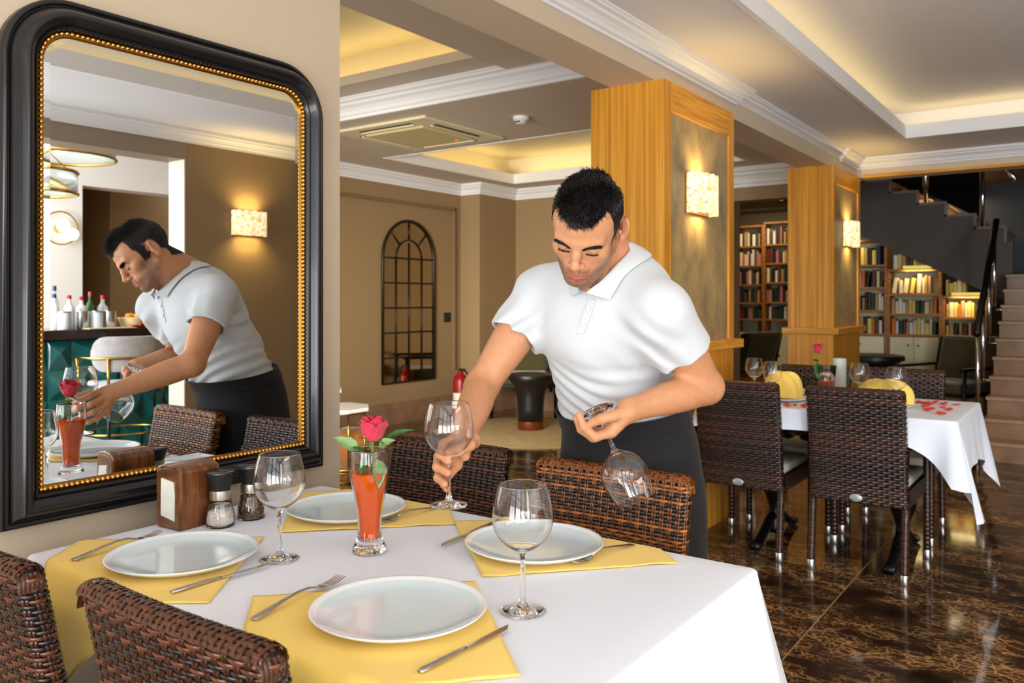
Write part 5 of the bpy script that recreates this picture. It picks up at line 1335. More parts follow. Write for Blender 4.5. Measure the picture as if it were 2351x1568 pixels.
# arched mirror of small panes
ay0, ay1, az0, az1 = 6.125, 6.925, .43, 2.135
am = empty('arched_mirror', (xL, (ay0+ay1)/2, az0)); tag(am, 'tall arched window-style mirror with dark iron bars on the back room wall', 'mirror')
M_ironb = mat('bronze_iron', (44, 36, 24), .4, .6)
hwid = (ay1-ay0)/2; spring = az1-az0-hwid
out = [(-hwid, 0)]+[(-hwid*math.cos(PI*i/20), spring+hwid*math.sin(PI*i/20)) for i in range(21)]+[(hwid, 0)]
MB().prism([(y, z) for y, z in out], .012, .016, 'x').build('glass', mat('smoked_mirror', (176, 160, 130), .03, 1), am)
mb = MB(); mb.tube([(.02, y, z) for y, z in out], .017, 8, closed=True); mb.build('frame', M_ironb, am, smooth=True)
def bar(p, q): MB().tube([(.02, *p), (.02, *q)], .0095, 6).build('bar', M_ironb, am, smooth=True)
for y in (-hwid*.5, 0, hwid*.5): bar((y, 0), (y, spring if abs(y) > .01 else spring+hwid*.42))
for k in range(1, 6): bar((-hwid, spring*k/5), (hwid, spring*k/5))
MB().tube([(.02, -hwid*.5*math.cos(PI*i/12), spring+hwid*.5*math.sin(PI*i/12)) for i in range(13)], .0095, 6).build('bar', M_ironb, am, smooth=True)
for a in (PI*.25, PI*.5, PI*.75): bar((-hwid*.5*math.cos(a), spring+hwid*.5*math.sin(a)), (-hwid*.98*math.cos(a), spring+hwid*.98*math.sin(a)))
# rug and pedestal table
rug = MB().lathe([(.0005, .001), (.95, .001), (.955, .008), (.94, .014), (.0005, .014)], n=64).build('round_rug', mat('beige_rug', (188, 164, 116), .95, noise=(9, .12), bump=(260, .5)), smooth=True, auto=.6); rug.location = (-4.55, 6.72, 0); tag(rug, 'round beige rug under the black pedestal table in the back room', 'rug')
M_leather = mat('black_leather', (22, 20, 19), .4)
def pedestal_table(x, y, s_, label):
    r = empty('pedestal_table', (x, y, .014 if y < 8 else 0)); tag(r, label, 'table')
    q = lambda pr: [(a*s_, b*s_) for a, b in pr]
    MB().lathe(q([(.0005, .50), (.225, .50), (.245, .505), (.250, .525), (.243, .545), (.20, .552), (.0005, .552)]), n=40).build('top', M_leather, r, smooth=True, auto=.8)
    MB().lathe(q([(.128, .085), (.130, .20), (.140, .33), (.165, .43), (.205, .485), (.235, .51)]), n=40).build('stem', M_leather, r, smooth=True)
    MB().lathe(q([(.0005, 0), (.126, 0), (.128, .004), (.128, .085), (.0005, .085)]), n=40).build('copper_base', mat('copper_band', (146, 78, 48), .35, .8), r, smooth=True, auto=.6); return r
pedestal_table(-4.62, 6.78, 1.0, 'round black pedestal table with a copper base standing on the round rug')
# octagonal marble side tables on brass legs
M_mtop = mat('white_marble_top', (232, 228, 222), .2, noise=(5, .06))
def octo(x, y, h, rr, label):
    r = empty('side_table', (x, y, 0)); tag(r, label, 'side table', None)
    pts = [(rr*math.cos(PI/8+PI*k/4), rr*math.sin(PI/8+PI*k/4)) for k in range(8)]
    MB().prism(pts, h-.026, h).build('marble_top', M_mtop, r, bevel=.004)
    rim = [(p[0]*.90, p[1]*.90, h-.034) for p in pts]; MB().tube(rim, .008, 6, closed=True).build('rim', M_brass, r, smooth=True)
    for k in range(0, 8, 2): MB().tube([(pts[k][0]*.88, pts[k][1]*.88, h-.034), (pts[k][0]*.88, pts[k][1]*.88, .008)], .008, 6).build('leg', M_brass, r, smooth=True)
    MB().tube([(p[0]*.88, p[1]*.88, .010) for p in pts], .008, 6, closed=True).build('floor_ring', M_brass, r, smooth=True); return r
octo(-4.53, 4.13, .52, .26, 'lower octagonal white marble side table on brass legs beside the wall edge')
octo(-4.98, 4.36, .60, .20, 'taller octagonal white marble side table, cut by the wall edge')
po_ = empty('pouffe', (-4.72, 4.50, 0)); tag(po_, 'small round orange pouffe on the floor under the marble side tables', 'pouffe')
MB().lathe([(.0005, 0), (.11, 0), (.13, .02), (.135, .14), (.128, .27), (.10, .30), (.0005, .305)], n=30).build('cushion', mat('ochre_velvet', (140, 86, 30), .8, sheen=.4), po_, smooth=True, auto=.9)
# fire extinguisher
fx = empty('fire_extinguisher', (-5.62, 6.91, 0)); tag(fx, 'red fire extinguisher standing on the floor in the corner of the back room', 'fire extinguisher')
M_red = mat('red_enamel', (140, 16, 16), .35)
MB().lathe([(.0005, .002), (.075, .002), (.08, .02), (.08, .42), (.07, .47), (.035, .50), (.028, .53), (.0005, .53)], n=24).build('cylinder', M_red, fx, smooth=True, auto=.8)
MB().lathe([(.0812, .16), (.0812, .30)], n=24, cap0=False, cap1=False).build('label_band', mat('paper_label', (226, 220, 210), .6), fx, smooth=True)
MB().box(-.02, .06, -.012, .012, .53, .56).build('valve', M_black, fx, bevel=.004); MB().tube([(.05, 0, .545), (.10, 0, .50), (.105, 0, .30), (.09, 0, .16)], .011, 8).build('hose', M_black, fx, smooth=True)
# lounge chairs
M_olive = mat('olive_velvet', (74, 66, 34), .85, sheen=.4)
def lounge(x, y, rot, label):
    r = empty('lounge_armchair', (x, y, 0), rot); tag(r, label, 'armchair')
    mb = MB().box(-.30, .30, -.30, .32, .36, .48); mb.build('seat_cushion', M_olive, r, bevel=.04)
    mb = MB().box(-.30, .30, -.08, .06, .0, .50); xf(mb, lambda p: Vector((p.x, -.30+p.y-.30*p.z, .46+p.z*.92))); mb.build('back_cushion', M_olive, r, bevel=.045)
    for sx in (-1, 1):
        x_ = sx*.345
        MB().tube([(x_, .34, .0), (x_, .31, .60)], [.016, .020], 8).build('leg', M_black, r, smooth=True)
        MB().tube([(x_, -.42, .0), (x_, -.34, .40), (x_, -.46, .90)], [.016, .020, .016], 8).build('leg', M_black, r, smooth=True)
        MB().box(x_-.028, x_+.028, -.42, .36, .60, .63).build('armrest', M_black, r, bevel=.01)
        MB().box(x_-.014, x_+.014, -.36, .32, .34, .38).build('side_rail', M_black, r, bevel=.004)
    MB().box(-.345, .345, -.47, -.44, .86, .90).build('top_rail', M_black, r, bevel=.006); MB().box(-.345, .345, .30, .33, .34, .38).build('front_rail', M_black, r, bevel=.006); return r
lounge(-5.30, 7.62, -2.5, 'dark lounge armchair in the back room corner behind the waiter\'s right arm')
lounge(-3.75, 7.72, 2.4, 'dark lounge armchair in the back room behind the pedestal table')
# ================================================================== LIBRARY, BOOKS, STAIRS
M_case = wood('bookcase_oak', (128, 78, 30), (176, 112, 46), (3, 3, 40), .45)
M_caseback = mat('bookcase_back_panel', (206, 196, 160), .7); M_door = mat('cream_cupboard_door', (226, 218, 178), .5)
BOOKC = [('dark green', (30, 56, 42)), ('navy blue', (28, 36, 66)), ('tan', (176, 140, 92)), ('cream', (222, 208, 168)), ('dark red', (122, 28, 30)), ('black', (24, 22, 22)), ('orange', (206, 110, 44)), ('pale yellow', (222, 196, 104)), ('teal', (36, 112, 120)), ('brown', (86, 56, 36)), ('white', (226, 222, 212)), ('rose pink', (186, 110, 112))]
BM = [mat('book_cover_%s' % a.replace(' ', '_'), c, .55) for a, c in BOOKC]; M_page = mat('book_pages', (226, 216, 190), .8)
def book_mesh(k):
    me = bpy.data.meshes.get('book_%d' % k)
    if me: return me
    # spine towards -Y, standing; unit size, rounded spine, boards proud of the page block
    mb = MB(); sp = [(-.5, -.42), (-.34, -.49), (0, -.5), (.34, -.49), (.5, -.42), (.5, .5), (.40, .5), (.40, -.36), (-.40, -.36), (-.40, .5), (-.5, .5)]
    mb.prism(sp, 0, 1); mb.cur = 1; mb.box(-.40, .40, -.36, .46, .02, .98); me = mb.mesh('book_%d' % k); me.materials.append(BM[k]); me.materials.append(M_page); return me
ORD = ['first', 'second', 'third', 'fourth', 'fifth', 'sixth', 'seventh', 'eighth', 'ninth', 'tenth', 'eleventh', 'twelfth', 'thirteenth', 'fourteenth', 'fifteenth', 'sixteenth', 'seventeenth', 'eighteenth', 'nineteenth', 'twentieth']
def books(x0, x1, y, z, hmax, where, seed, palette, gap_end=0., lean=False, wmin=.024, wmax=.052):
    rnd = random.Random(seed); x = x0+.008; i = 0; end = x1-.008-gap_end
    while i < len(ORD):
        w_ = rnd.uniform(wmin, wmax); h_ = min(hmax, rnd.uniform(.62, .92)*min(hmax*1.06, .30)); 
        tl = 0.
        if lean and rnd.random() < .35: tl = rnd.uniform(.05, .16)
        adv = w_+h_*math.sin(tl)
        if x+adv > end: break
        k = rnd.choice(palette); o = bpy.data.objects.new('book', book_mesh(k)); C.objects.link(o)
        d_ = rnd.uniform(.15, .19); o.scale = (w_, d_, h_); o.location = (x+w_/2*math.cos(tl), y+d_/2+rnd.uniform(.005, .03), z+w_/2*math.sin(tl)); o.rotation_euler = (0, -tl if False else tl*0, 0)
        if tl: o.rotation_euler = (0, tl, 0); o.location.x = x+w_/2*math.cos(tl); o.location.z = z+w_/2*math.sin(tl)+.0005
        tag(o, '%s book, %s from left, %s' % (BOOKC[k][0], ORD[i], where), 'book', 'books on the %s' % where)
        x += adv+.0012; i += 1
PAL_D = [0, 1, 4, 5, 9, 2, 3, 9, 11, 2, 0, 10]; PAL_L = [2, 3, 7, 6, 10, 4, 0, 9, 7, 3, 2]; PAL_M = [0, 1, 2, 3, 4, 5, 6, 7, 9, 10, 3, 2]
def bay(x0, x1, y, zs, top, depth, door, seedb, where, pal, parent_label, name='bookcase', doors=1, rowspec=None):
    """one bay of shelving: zs = shelf heights, books on each"""
    r = empty(name, ((x0+x1)/2, y+depth/2, 0)); tag(r, parent_label, 'bookcase')
    L = lambda mb: xf(mb, lambda p: p-r.location)
    t = .03
    L(MB().box(x0, x0+t, y, y+depth, 0, top)).build('side_panel', M_case, r, bevel=.003); L(MB().box(x1-t, x1, y, y+depth, 0, top)).build('side_panel', M_case, r, bevel=.003)
    L(MB().box(x0+t, x1-t, y+depth-.015, y+depth-.002, .0, top)).build('back_panel', M_caseback, r)
    L(MB().box(x0, x1, y-.004, y+depth, top, top+t)).build('top_board', M_case, r, bevel=.003)
    L(MB().box(x0+t, x1-t, y+.02, y+depth-.02, 0, .08)).build('plinth', M_case, r)
    for z in zs: L(MB().box(x0+t, x1-t, y+.002, y+depth-.016, z-t, z)).build('shelf', M_case, r, bevel=.002)
    for k in range(doors):
        a = x0+t+.004+(x1-x0-2*t-.004)*k/doors; b_ = x0+t+(x1-x0-2*t-.004)*(k+1)/doors
        d_ = L(MB().box(a, b_, y-.004, y+.016, .085, door)).build('door', M_door, r, bevel=.003)
        kx = b_-.05 if k % 2 == 0 else a+.05
        L(MB().lathe([(.0005, 0), (.006, 0), (.006, .012), (.014, .018), (.013, .026), (.0005, .028)], (kx, y-.004, door-.09), 12, M=Matrix.Rotation(PI/2, 3, 'X'))).build('knob', M_brass, d_, smooth=True)
    for i, z in enumerate(zs):
        hm = ((zs[i+1]-.03) if i+1 < len(zs) else top)-z-.02
        if rowspec and rowspec[i] is None: continue
        g_, ln_ = rowspec[i] if rowspec else (0, False)
        books(x0+t, x1-t, y+.02, z, hm, '%s shelf of %s' % (('lowest', 'second', 'third', 'fourth', 'fifth', 'top')[i] if i+1 < len(zs) or len(zs) > 5 else 'top', where), seedb+i, pal, g_, ln_)
    return r
# under the stair
YB = 10.42
bay(-2.74, -2.05, YB, (.90, 1.18, 1.45, 1.715), 1.985, .30, .865, 100, 'bookcase beside farther column', PAL_M, 'oak bookcase bay beside the farther column, tallest of those under the stair', doors=2, rowspec=[(0, False), (0, False), (0, True), (0, False)])
books(-2.0, -1.60, YB+.03, 1.655, .24, 'row on top of wide bookcase under stair', 140, PAL_L, 0, False)
bay(-2.05, -1.475, YB, (.90, 1.14, 1.375), 1.625, .30, .865, 150, 'wide bookcase under stair', PAL_L, 'wide oak bookcase bay in the middle under the stair', doors=2, rowspec=[(0, False), (0, False), (.05, True)])
books(-1.45, -1.20, YB+.03, 1.345, .20, 'row on top of lowest bookcase under stair', 190, [7, 3, 7, 2], 0, False)
bay(-1.475, -1.03, YB, (.90, 1.105), 1.315, .30, .865, 200, 'lowest bookcase under stair', PAL_L, 'short oak bookcase bay under the low end of the stair', doors=1, rowspec=[(0, True), (0, False)])
# against the far wall, seen between the columns
YF = 12.95; q_ = YF/10.5
zsL = [(z-1.29)*q_+1.29 for z in (.875, 1.11, 1.355, 1.60, 1.85, 2.10)]
bay(-4.83, -4.36, YF, [1.0, 1.26, 1.55, 1.85, 2.16], 2.46, .30, .78*1.0+.0, 300, 'far bookcase bay by nearer column', PAL_D, 'dark oak bookcase on the far wall showing between the columns, bay beside the nearer column', doors=1, rowspec=[(0, False), (0, False), (0, False), (0, False), (0, False)])
bay(-4.36, -3.86, YF, [1.0, 1.27, 1.58, 1.88, 2.18], 2.50, .30, .78, 320, 'far bookcase bay by farther column', PAL_D, 'dark oak bookcase on the far wall showing between the columns, bay beside the farther column', doors=1, rowspec=[(.1, False), (0, False), (0, False), (0, False), (0, False)])
# picture lights on the bookcases
for (x, y, z, lab) in ((-2.50, YB, 2.015, 'brass strip light on top of the bookcase beside the farther column'), (-1.72, YB, 1.655, 'brass strip light on top of the wide bookcase under the stair'), (-1.22, YB, 1.345, 'brass strip light on top of the lowest bookcase under the stair')):
    r = empty('strip_light', (x, y-.03, z)); tag(r, lab, 'strip light')
    MB().box(-.15, .15, -.03, .01, .0, .035).build('housing', mat('lit_brass', (240, 214, 110), .4, .3, emit=(255, 226, 120), estr=.5), r, bevel=.006); MB().box(-.02, .02, 0, .06, -.0, .02).build('bracket', M_brass, r)
    area('strip_lamp', (x, y-.05, z-.01), (x, y+.03, z-.6), .3, .03, 1.8, (1, .82, .42)).parent = None
area('far_case_lamp', (-4.35, YF-.5, 2.62), (-4.35, YF+.1, 1.5), 1.0, .1, 9, (1, .80, .5))
# ---- staircase: first flight going away on the right, landing, second flight up to the left
M_step = mat('brown_stair_marble', (150, 116, 88), .2, noise=(6, .2)); M_tread = mat('stair_nosing', (172, 140, 108), .18, noise=(6, .15))
M_string = mat('stair_side_paint', (88, 76, 68), .6); M_trimst = mat('stair_edge_trim', (128, 112, 98), .5)
stp = empty('staircase', (-.2, 9, 0)); stp['kind'] = 'structure'
LS = lambda mb: xf(mb, lambda p: p-stp.location)
xs0, xs1 = -.80, .72; y0 = 7.62; rise = .156; go_ = .256; NS = 10
for k in range(NS):
    z1 = rise*(k+1); ya = y0+go_*k; yb = y0+go_*NS if k == NS-1 else ya+go_+.03
    LS(MB().box(xs0, xs1, ya, yb+.0, max(0, z1-rise-.01) if k else 0, z1-.030)).build('riser', M_step, stp)
    LS(MB().box(xs0-.012, xs1, ya-.022, yb, z1-.030, z1)).build('tread', M_tread, stp, bevel=.006)
yl = y0+go_*NS; zl = rise*NS+.005
LS(MB().box(xs0-.0, xs1, yl, 11.5, zl-.15, zl)).build('landing', M_tread, stp, bevel=.004)
# second flight: saw-tooth side facing the room
ys2 = 10.36; top_ = [(xs0, zl)]; n2 = 9; r2, g2 = .150, .288
pts = []; x = xs0-.05; z = 1.93
saw = [(xs0+.02, 1.58), (xs0+.02, z), (x, z)]
for k in range(n2): 
    saw += [(x, z+r2), (x-g2, z+r2)]; x -= g2; z += r2
und = [(x, 1.92+.36*1.9), (-2.46, 2.10), (-1.02, 1.345), (xs0+.02, 1.20)]
und = [(x, 2.13+(-2.46-x)*.525), (-2.46, 2.13), (-1.02, 1.375), (xs0+.02, 1.26)]
LS(MB().prism(saw+und, ys2, ys2+.045, 'y')).build('stringer', M_string, stp)
x = xs0-.05; z = 1.93
for k in range(n2):
    LS(MB().box(x-g2, x+.02, ys2+.02, 11.48, z+r2-.03, z+r2)).build('tread', M_tread, stp); LS(MB().box(x-.02, x, ys2+.03, 11.48, z-.005, z+r2-.03)).build('riser', M_step, stp)
    LS(MB().box(x-g2-.012, x+.014, ys2-.008, ys2+.012, z+r2-.004, z+r2+.022)).build('edge_strip', M_trimst, stp); LS(MB().box(x-.012, x+.014, ys2-.008, ys2+.012, z, z+r2)).build('edge_strip', M_trimst, stp)
    x -= g2; z += r2
# railing of the first flight (left side) and of the second flight
M_dglass = mat('smoked_glass', (30, 30, 32), .03, trans=.75, ior=1.45)
rl = empty('stair_railing', (xs0, 9, 0)); tag(rl, 'chrome stair railing with a black handrail, rising beside the marble steps', 'railing')
LR = lambda mb: xf(mb, lambda p: p-rl.location)
XR_ = xs0-.07
for (y, zt_) in ((8.11, 1.08), (8.50, 1.25), (8.98, 1.56), (9.45, 1.90)):
    zb_ = rise*max(0, math.floor((y-y0)/go_)+1); LR(MB().tube([(XR_, y, max(0, zb_-.02)), (XR_, y, zt_)], .017, 10)).build('post', M_chrome, rl, smooth=True)
    LR(MB().tube([(XR_, y, max(.02, zb_-.05)), (XR_+.10, y, max(.02, zb_-.05))], .012, 8)).build('bracket', M_chrome, rl, smooth=True)
LR(MB().tube([(XR_, 8.03, 1.00), (XR_, 9.66, 2.10)], .030, 12)).build('handrail', M_black, rl, smooth=True)
LR(MB().tube([(XR_, 8.11, 0), (XR_, 8.11, .30)], .017, 10)).build('post', M_chrome, rl, smooth=True)
r2_ = empty('stair_railing', (-1.5, ys2, 2)); tag(r2_, 'chrome railing with dark glass panels along the upper stair flight', 'railing')
LR2 = lambda mb: xf(mb, lambda p: p-r2_.location)
P2 = [(-1.07, 2.08), (-1.64, 2.38), (-2.22, 2.68), (-2.79, 2.98)]
for (x, z) in P2: LR2(MB().tube([(x, ys2+.06, z), (x, ys2+.06, z+.78)], .020, 10)).build('post', M_chrome, r2_, smooth=True)
LR2(MB().tube([(xs0+.05, ys2-.02, 2.58), (xs0-.05, ys2+.06, 2.74), (P2[-1][0]-.4, ys2+.06, P2[-1][1]+1.0)], .024, 10)).build('handrail', M_chrome, r2_, smooth=True)
for (xa, za), (xb, zb_) in zip(P2[:-1], P2[1:]):
    LR2(MB().prism([(xa-.03, za+.12), (xa-.03, za+.74), (xb+.03, zb_+.74), (xb+.03, zb_+.12)], ys2+.055, ys2+.065, 'y')).build('glass_panel', M_dglass, r2_)
area('stair_upper_lamp', (-1.2, 10.8, 3.4), (-1.2, 10.8, 2), 1.2, .2, 10, (1, .8, .4))
lounge(-1.28, 9.45, 2.75, 'black-framed olive lounge armchair below the low end of the stair')
lounge(-3.72, 9.9, 1.2, 'black-framed lounge armchair showing between the two columns')
pedestal_table(-2.02, 9.55, 1.28, 'round black pedestal table in front of the bookcases under the stair')
tb_ = MB().tube([(-.16, 0, 0), (.16, 0, 0)], .035, 12).build('tube_spotlight', mat('lit_tube', (240, 214, 110), .4, emit=(255, 222, 110), estr=.7), smooth=True); tb_.location = (-3.55, 10.9, 2.66); tb_.rotation_euler = (0, .12, .35); tag(tb_, 'short yellow-lit tube lamp under the dark library ceiling', 'lamp')
gl_ = empty('glass_vase', (.06, 10.62, zl+.002)); tag(gl_, 'square clear glass vase standing on the stair landing', 'vase')
MB().lathe([(.0005, 0), (.11, 0), (.115, .01), (.115, .26), (.107, .26), (.107, .02), (.0005, .02)], n=4).build('glass', M_glass, gl_)
# ================================================================== THINGS ON THE SECOND TABLE
t2 = lambda x, y, z=0: Vector((x, y, T+.0012+z))
gset = [(-1.567, 4.50, 'leftmost small wine glass standing on the second table, clear of any napkin'), (-1.395, 4.28, 'wine glass in front of the peaked yellow napkin on the second table'), (-1.006, 4.46, 'wine glass left of the domed yellow napkin on the second table'), (-.800, 4.28, 'wine glass of the second table nearest the stair')]
for x, y, lab in gset:
    g = wine_glass(lab, t2(x, y)); g.scale = (.92, .92, .98)
for (x, y, lab) in ((-1.385, 4.42, 'white plate under the peaked yellow napkin on the second table'), (-.885, 4.44, 'white plate under the domed yellow napkin on the second table'), (-1.45, 4.76, 'white plate at the far side of the second table behind the rose'), (-.95, 4.76, 'white plate at the far side of the second table nearest the stair')):
    o = link('dinner_plate', plate_me); o.location = t2(x, y); o.scale = (.92, .92, .92); tag(o, lab, 'plate')
def folded(x, y, label, seed, hh=.085, w_=.115):
    rnd = random.Random(seed); a, b_ = rnd.uniform(0, 6), rnd.uniform(0, 6)
    def fn(u, v):
        an = 2*PI*u; r = w_*math.sin(PI/2*(1-v))**.8; z = hh*math.sin(PI/2*v)**.8+.010*math.sin(an*3+a)*v*(1-v)*4
        rr = r*(1+.15*math.sin(an*5+b_+v*2)+.10*math.sin(an*9+a)*v)+.0005
        return (rr*math.cos(an)*1.15, rr*math.sin(an)*.75, z)
    o = MB().grid(fn, 40, 12, close_u=True).build('folded_napkin', M_nap, smooth=True); o.location = t2(x, y, .018); return tag(o, label, 'napkin')
folded(-1.385, 4.42, 'yellow napkin folded in a peak on a plate of the second table', 1, .135, .085)
folded(-.885, 4.44, 'yellow napkin folded in a low dome on a plate of the second table', 2, .118, .108)
vb = empty('vase', t2(-1.193, 4.55)); tag(vb, 'glass vase of pink water with a rose on the second table', 'vase')
MB().lathe([(.0005, 0), (.040, 0), (.042, .004), (.041, .02), (.040, .06), (.043, .12), (.050, .185), (.0470, .185), (.0400, .12), (.0372, .06), (.0375, .012), (.0005, .010)], n=32).build('glass', M_glass, vb, smooth=True)
MB().lathe([(.0005, .0125), (.0365, .0135), (.0362, .06), (.0385, .105), (.0005, .105)], n=32).build('pink_water', M_liqp, vb, smooth=True, auto=.8)
rose(t2(-1.232, 4.53, .252), 'red rose leaning in the pink water vase on the second table', .92, leaves=[(v3(-.004, 0, -.055), v3(-.5, -.3, .35), .2, .05, .018, .01, M_leaf), (v3(.0, 0, -.06), v3(-.25, -.2, -.6), .2, .06, .022, .006, M_leaf), (v3(.0, 0, -.10), v3(-.2, -.4, -.8), 0, .05, .016, .006, M_leaf)], stem_pts=[(0, 0, .004), tuple(v3(.012, 0, -.09)), tuple(v3(.03, 0, -.19)), tuple(v3(.045, 0, -.265))])
cj = empty('candle_glass', t2(-1.165, 4.70)); tag(cj, 'small clear glass jar standing beside the rose vase on the second table', 'jar')
MB().lathe([(.0005, 0), (.034, 0), (.036, .004), (.036, .215), (.0335, .215), (.0335, .012), (.0005, .010)], n=28).build('glass', mat('frosted_glass', (232, 238, 230), .35, trans=.35), cj, smooth=True, auto=.8)
MB().lathe([(.0005, .0125), (.0325, .0125), (.0325, .12), (.0005, .122)], n=24).build('candle', mat('pale_wax', (232, 238, 226), .5), cj, smooth=True, auto=.8)
M_pet = mat('coral_petal', (226, 66, 58), .6)
def petal_flat():
    def fn(u, v):
        a = (u-.5)*2; t = v; w_ = .017*math.sin(PI*min(1, .12+t*.88))**.7; return (a*w_, (t-.5)*.040, .0012+.006*(a*a)+.004*(t-.5)**2*4)
    me = MB().grid(fn, 5, 6).mesh('petal_loose'); me.materials.append(M_pet); me.polygons.foreach_set('use_smooth', [True]*len(me.polygons)); return me
pm_ = petal_flat(); rnd = random.Random(5)
spots = [(-.745, 4.69), (-.675, 4.46), (-.705, 4.80), (-.655, 4.68), (-.71, 4.66), (-.60, 4.71), (-.60, 4.46), (-.775, 4.70), (-.68, 4.38), (-.61, 4.29), (-.64, 4.55), (-.715, 4.55), (-.66, 4.74), (-.69, 4.43), (-1.26, 4.22), (-1.21, 4.19), (-1.31, 4.25), (-1.28, 4.16), (-1.22, 4.30)]
rank = {i: r_ for r_, i in enumerate(sorted(range(len(spots)), key=lambda q: -spots[q][0]))}
for i, (x, y) in enumerate(spots):
    o = bpy.data.objects.new('rose_petal', pm_); C.objects.link(o); o.location = t2(x, y, .0002); o.rotation_euler = (rnd.uniform(-.1, .1), rnd.uniform(-.1, .1), rnd.uniform(0, 6.28)); q = rnd.uniform(.8, 1.3); o.scale = (q, q, q)
    tag(o, 'coral rose petal on the second table, %s from its stair end' % ORD[rank[i]], 'petal', 'rose petals scattered on the second table')
# ================================================================== BAR SIDE, SEEN IN THE MIRROR
M_barwall = mat('bar_white_wall', (236, 228, 218), .6)
struct(MB().box(6.4, 6.6, -2.0, 8.3, 0, 3.1).build('wall_bar_back', M_brown))
struct(MB().box(4.85, 6.4, -2.0, 4.12, 0, 3.05).build('wall_bar_pier', M_barwall))
struct(MB().box(4.85, 5.10, 4.12, 8.2, 2.48, 3.05).build('wall_bar_lintel', M_barwall))
struct(MB().box(2.2, 7.2, -2.1, 8.3, 3.05, 3.15).build('ceiling_bar', M_white))
struct(MB().box(2.2, 6.6, 8.1, 8.3, 0, 3.1).build('wall_bar_end', M_brown))
struct(MB().box(5.6, 6.4, 4.78, 8.1, 0, 3.05).build('wall_bar_nook', M_brown))
struct(MB().box(7.0, 7.2, -2.1, 8.3, 0, 3.1).build('wall_bar_side', M_barwall))
struct(MB().box(2.0, 2.24, -2.2, 8.4, 2.75, 3.1).build('wall_bar_upper', M_white))
# counter with faceted green front
M_counter = mat('dark_emperador_slab', (44, 30, 24), .12, noise=(7, .5)); M_green = mat('emerald_glaze', (10, 92, 88), .22, noise=(4, .2), coat=.4)
bc = empty('bar_counter', (3.3, 3.6, 0)); tag(bc, 'bar counter with a dark marble slab and faceted emerald front, seen in the mirror', 'bar counter')
LB = lambda mb: xf(mb, lambda p: p-bc.location)
LB(MB().box(3.06, 3.6, 1.4, 5.6, 0, .975)).build('carcass', M_black, bc)
LB(MB().box(2.98, 3.66, 1.35, 5.65, .98, 1.055)).build('marble_slab', M_counter, bc, bevel=.006)
fac = None; tw, th = .20, .235
for i in range(14):
    for j in range(4):
        ya, za = 2.2+tw*i, .02+th*j; ox, oz = ((i*7+j*3) % 5-2)*.028, ((i*5+j*11) % 5-2)*.03
        mb = MB(); mb.add([(3.058, ya, za), (3.058, ya+tw, za), (3.058, ya+tw, za+th), (3.058, ya, za+th), (3.015, ya+tw/2+ox, za+th/2+oz)], [(0, 1, 4), (1, 2, 4), (2, 3, 4), (3, 0, 4), (3, 2, 1, 0)]); LB(mb).build('tile', M_green, bc)
# bar stool: tub back on a brass frame
M_vel = mat('grey_velvet', (168, 160, 156), .8, sheen=.3, noise=(18, .12))
bs = empty('bar_stool', (2.66, 3.42, 0), 0); tag(bs, 'grey velvet bar stool with a brass frame standing at the bar, seen in the mirror', 'bar stool')
MB().lathe([(.0005, .56), (.20, .56), (.235, .575), (.24, .61), (.22, .64), (.0005, .645)], n=36).build('seat', M_vel, bs, smooth=True, auto=1.)
def bk(u, v):
    a = PI-1.22+2.44*u; w_ = .5+.5*math.cos((u-.5)*2*PI*.86); h0, h1 = .74, .74+.27; e = min(u, 1-u); k = min(1, e/.16); zz = (h0+h1)/2+(v-.5)*(h1-h0)*math.sqrt(max(0.02, 1-(1-k)**2)); return (.265*math.cos(a), .30*math.sin(a), zz)
MB().grid(bk, 31, 9).build('backrest', M_vel, bs, smooth=True, solid=.055, bevel=.012)
ra = [(.30*math.cos(PI-1.9+3.8*k/24), .335*math.sin(PI-1.9+3.8*k/24), .845) for k in range(25)]
MB().tube(ra, .011, 8).build('arm_rail', M_brass, bs, smooth=True)
for a in (PI-1.85, PI-.75, PI+.75, PI+1.85):
    lgp = [(.30*math.cos(a), .335*math.sin(a), .845), (.29*math.cos(a), .32*math.sin(a), .55)]
    lg = MB().tube(lgp, .012, 8).build('post', M_brass, bs, smooth=True); MB().tube([lgp[1], (.30*math.cos(a), .33*math.sin(a), 0)], [.014, .010], 8).build('leg', M_black, lg, smooth=True)
MB().tube([(.27*math.cos(2*PI*k/24), .30*math.sin(2*PI*k/24), .25) for k in range(24)], .009, 8, closed=True).build('foot_ring', M_brass, bs, smooth=True)
# things on the counter
zc = 1.0555
M_bot = [mat('bottle_white', (236, 236, 232), .3), mat('bottle_amber', (150, 92, 30), .1, trans=.5), mat('bottle_green', (60, 120, 50), .15, trans=.4), mat('bottle_clear', (225, 232, 236), .05, trans=.7)]
M_capc = [mat('cap_blue', (32, 54, 96), .4), mat('cap_red', (190, 30, 34), .4), mat('cap_black', (24, 24, 26), .4), mat('cap_pink', (214, 60, 90), .4)]
def bottle(x, y, h, r, mi, ci, label):
    o = empty('bottle', (x, y, zc)); tag(o, label, 'bottle', None)
    MB().lathe([(.0005, 0), (r, 0), (r*1.02, .005), (r, h*.58), (r*.85, h*.66), (r*.36, h*.76), (r*.34, h*.92), (.0005, h*.92)], n=20).build('body', M_bot[mi], o, smooth=True, auto=1.)
    MB().lathe([(r*.40, h*.88), (r*.42, h*.89), (r*.40, h), (.0005, h)], n=16, cap0=True).build('cap', M_capc[ci], o, smooth=True, auto=1.)
bottle(3.40, 3.10, .30, .034, 1, 2, 'amber spirit bottle at the far left of the bar counter in the mirror')
bottle(3.32, 3.18, .29, .040, 0, 0, 'white bottle with a blue cap on the bar counter in the mirror')
bottle(3.50, 3.26, .36, .036, 3, 0, 'tall clear bottle with a blue cap at the back of the bar counter')
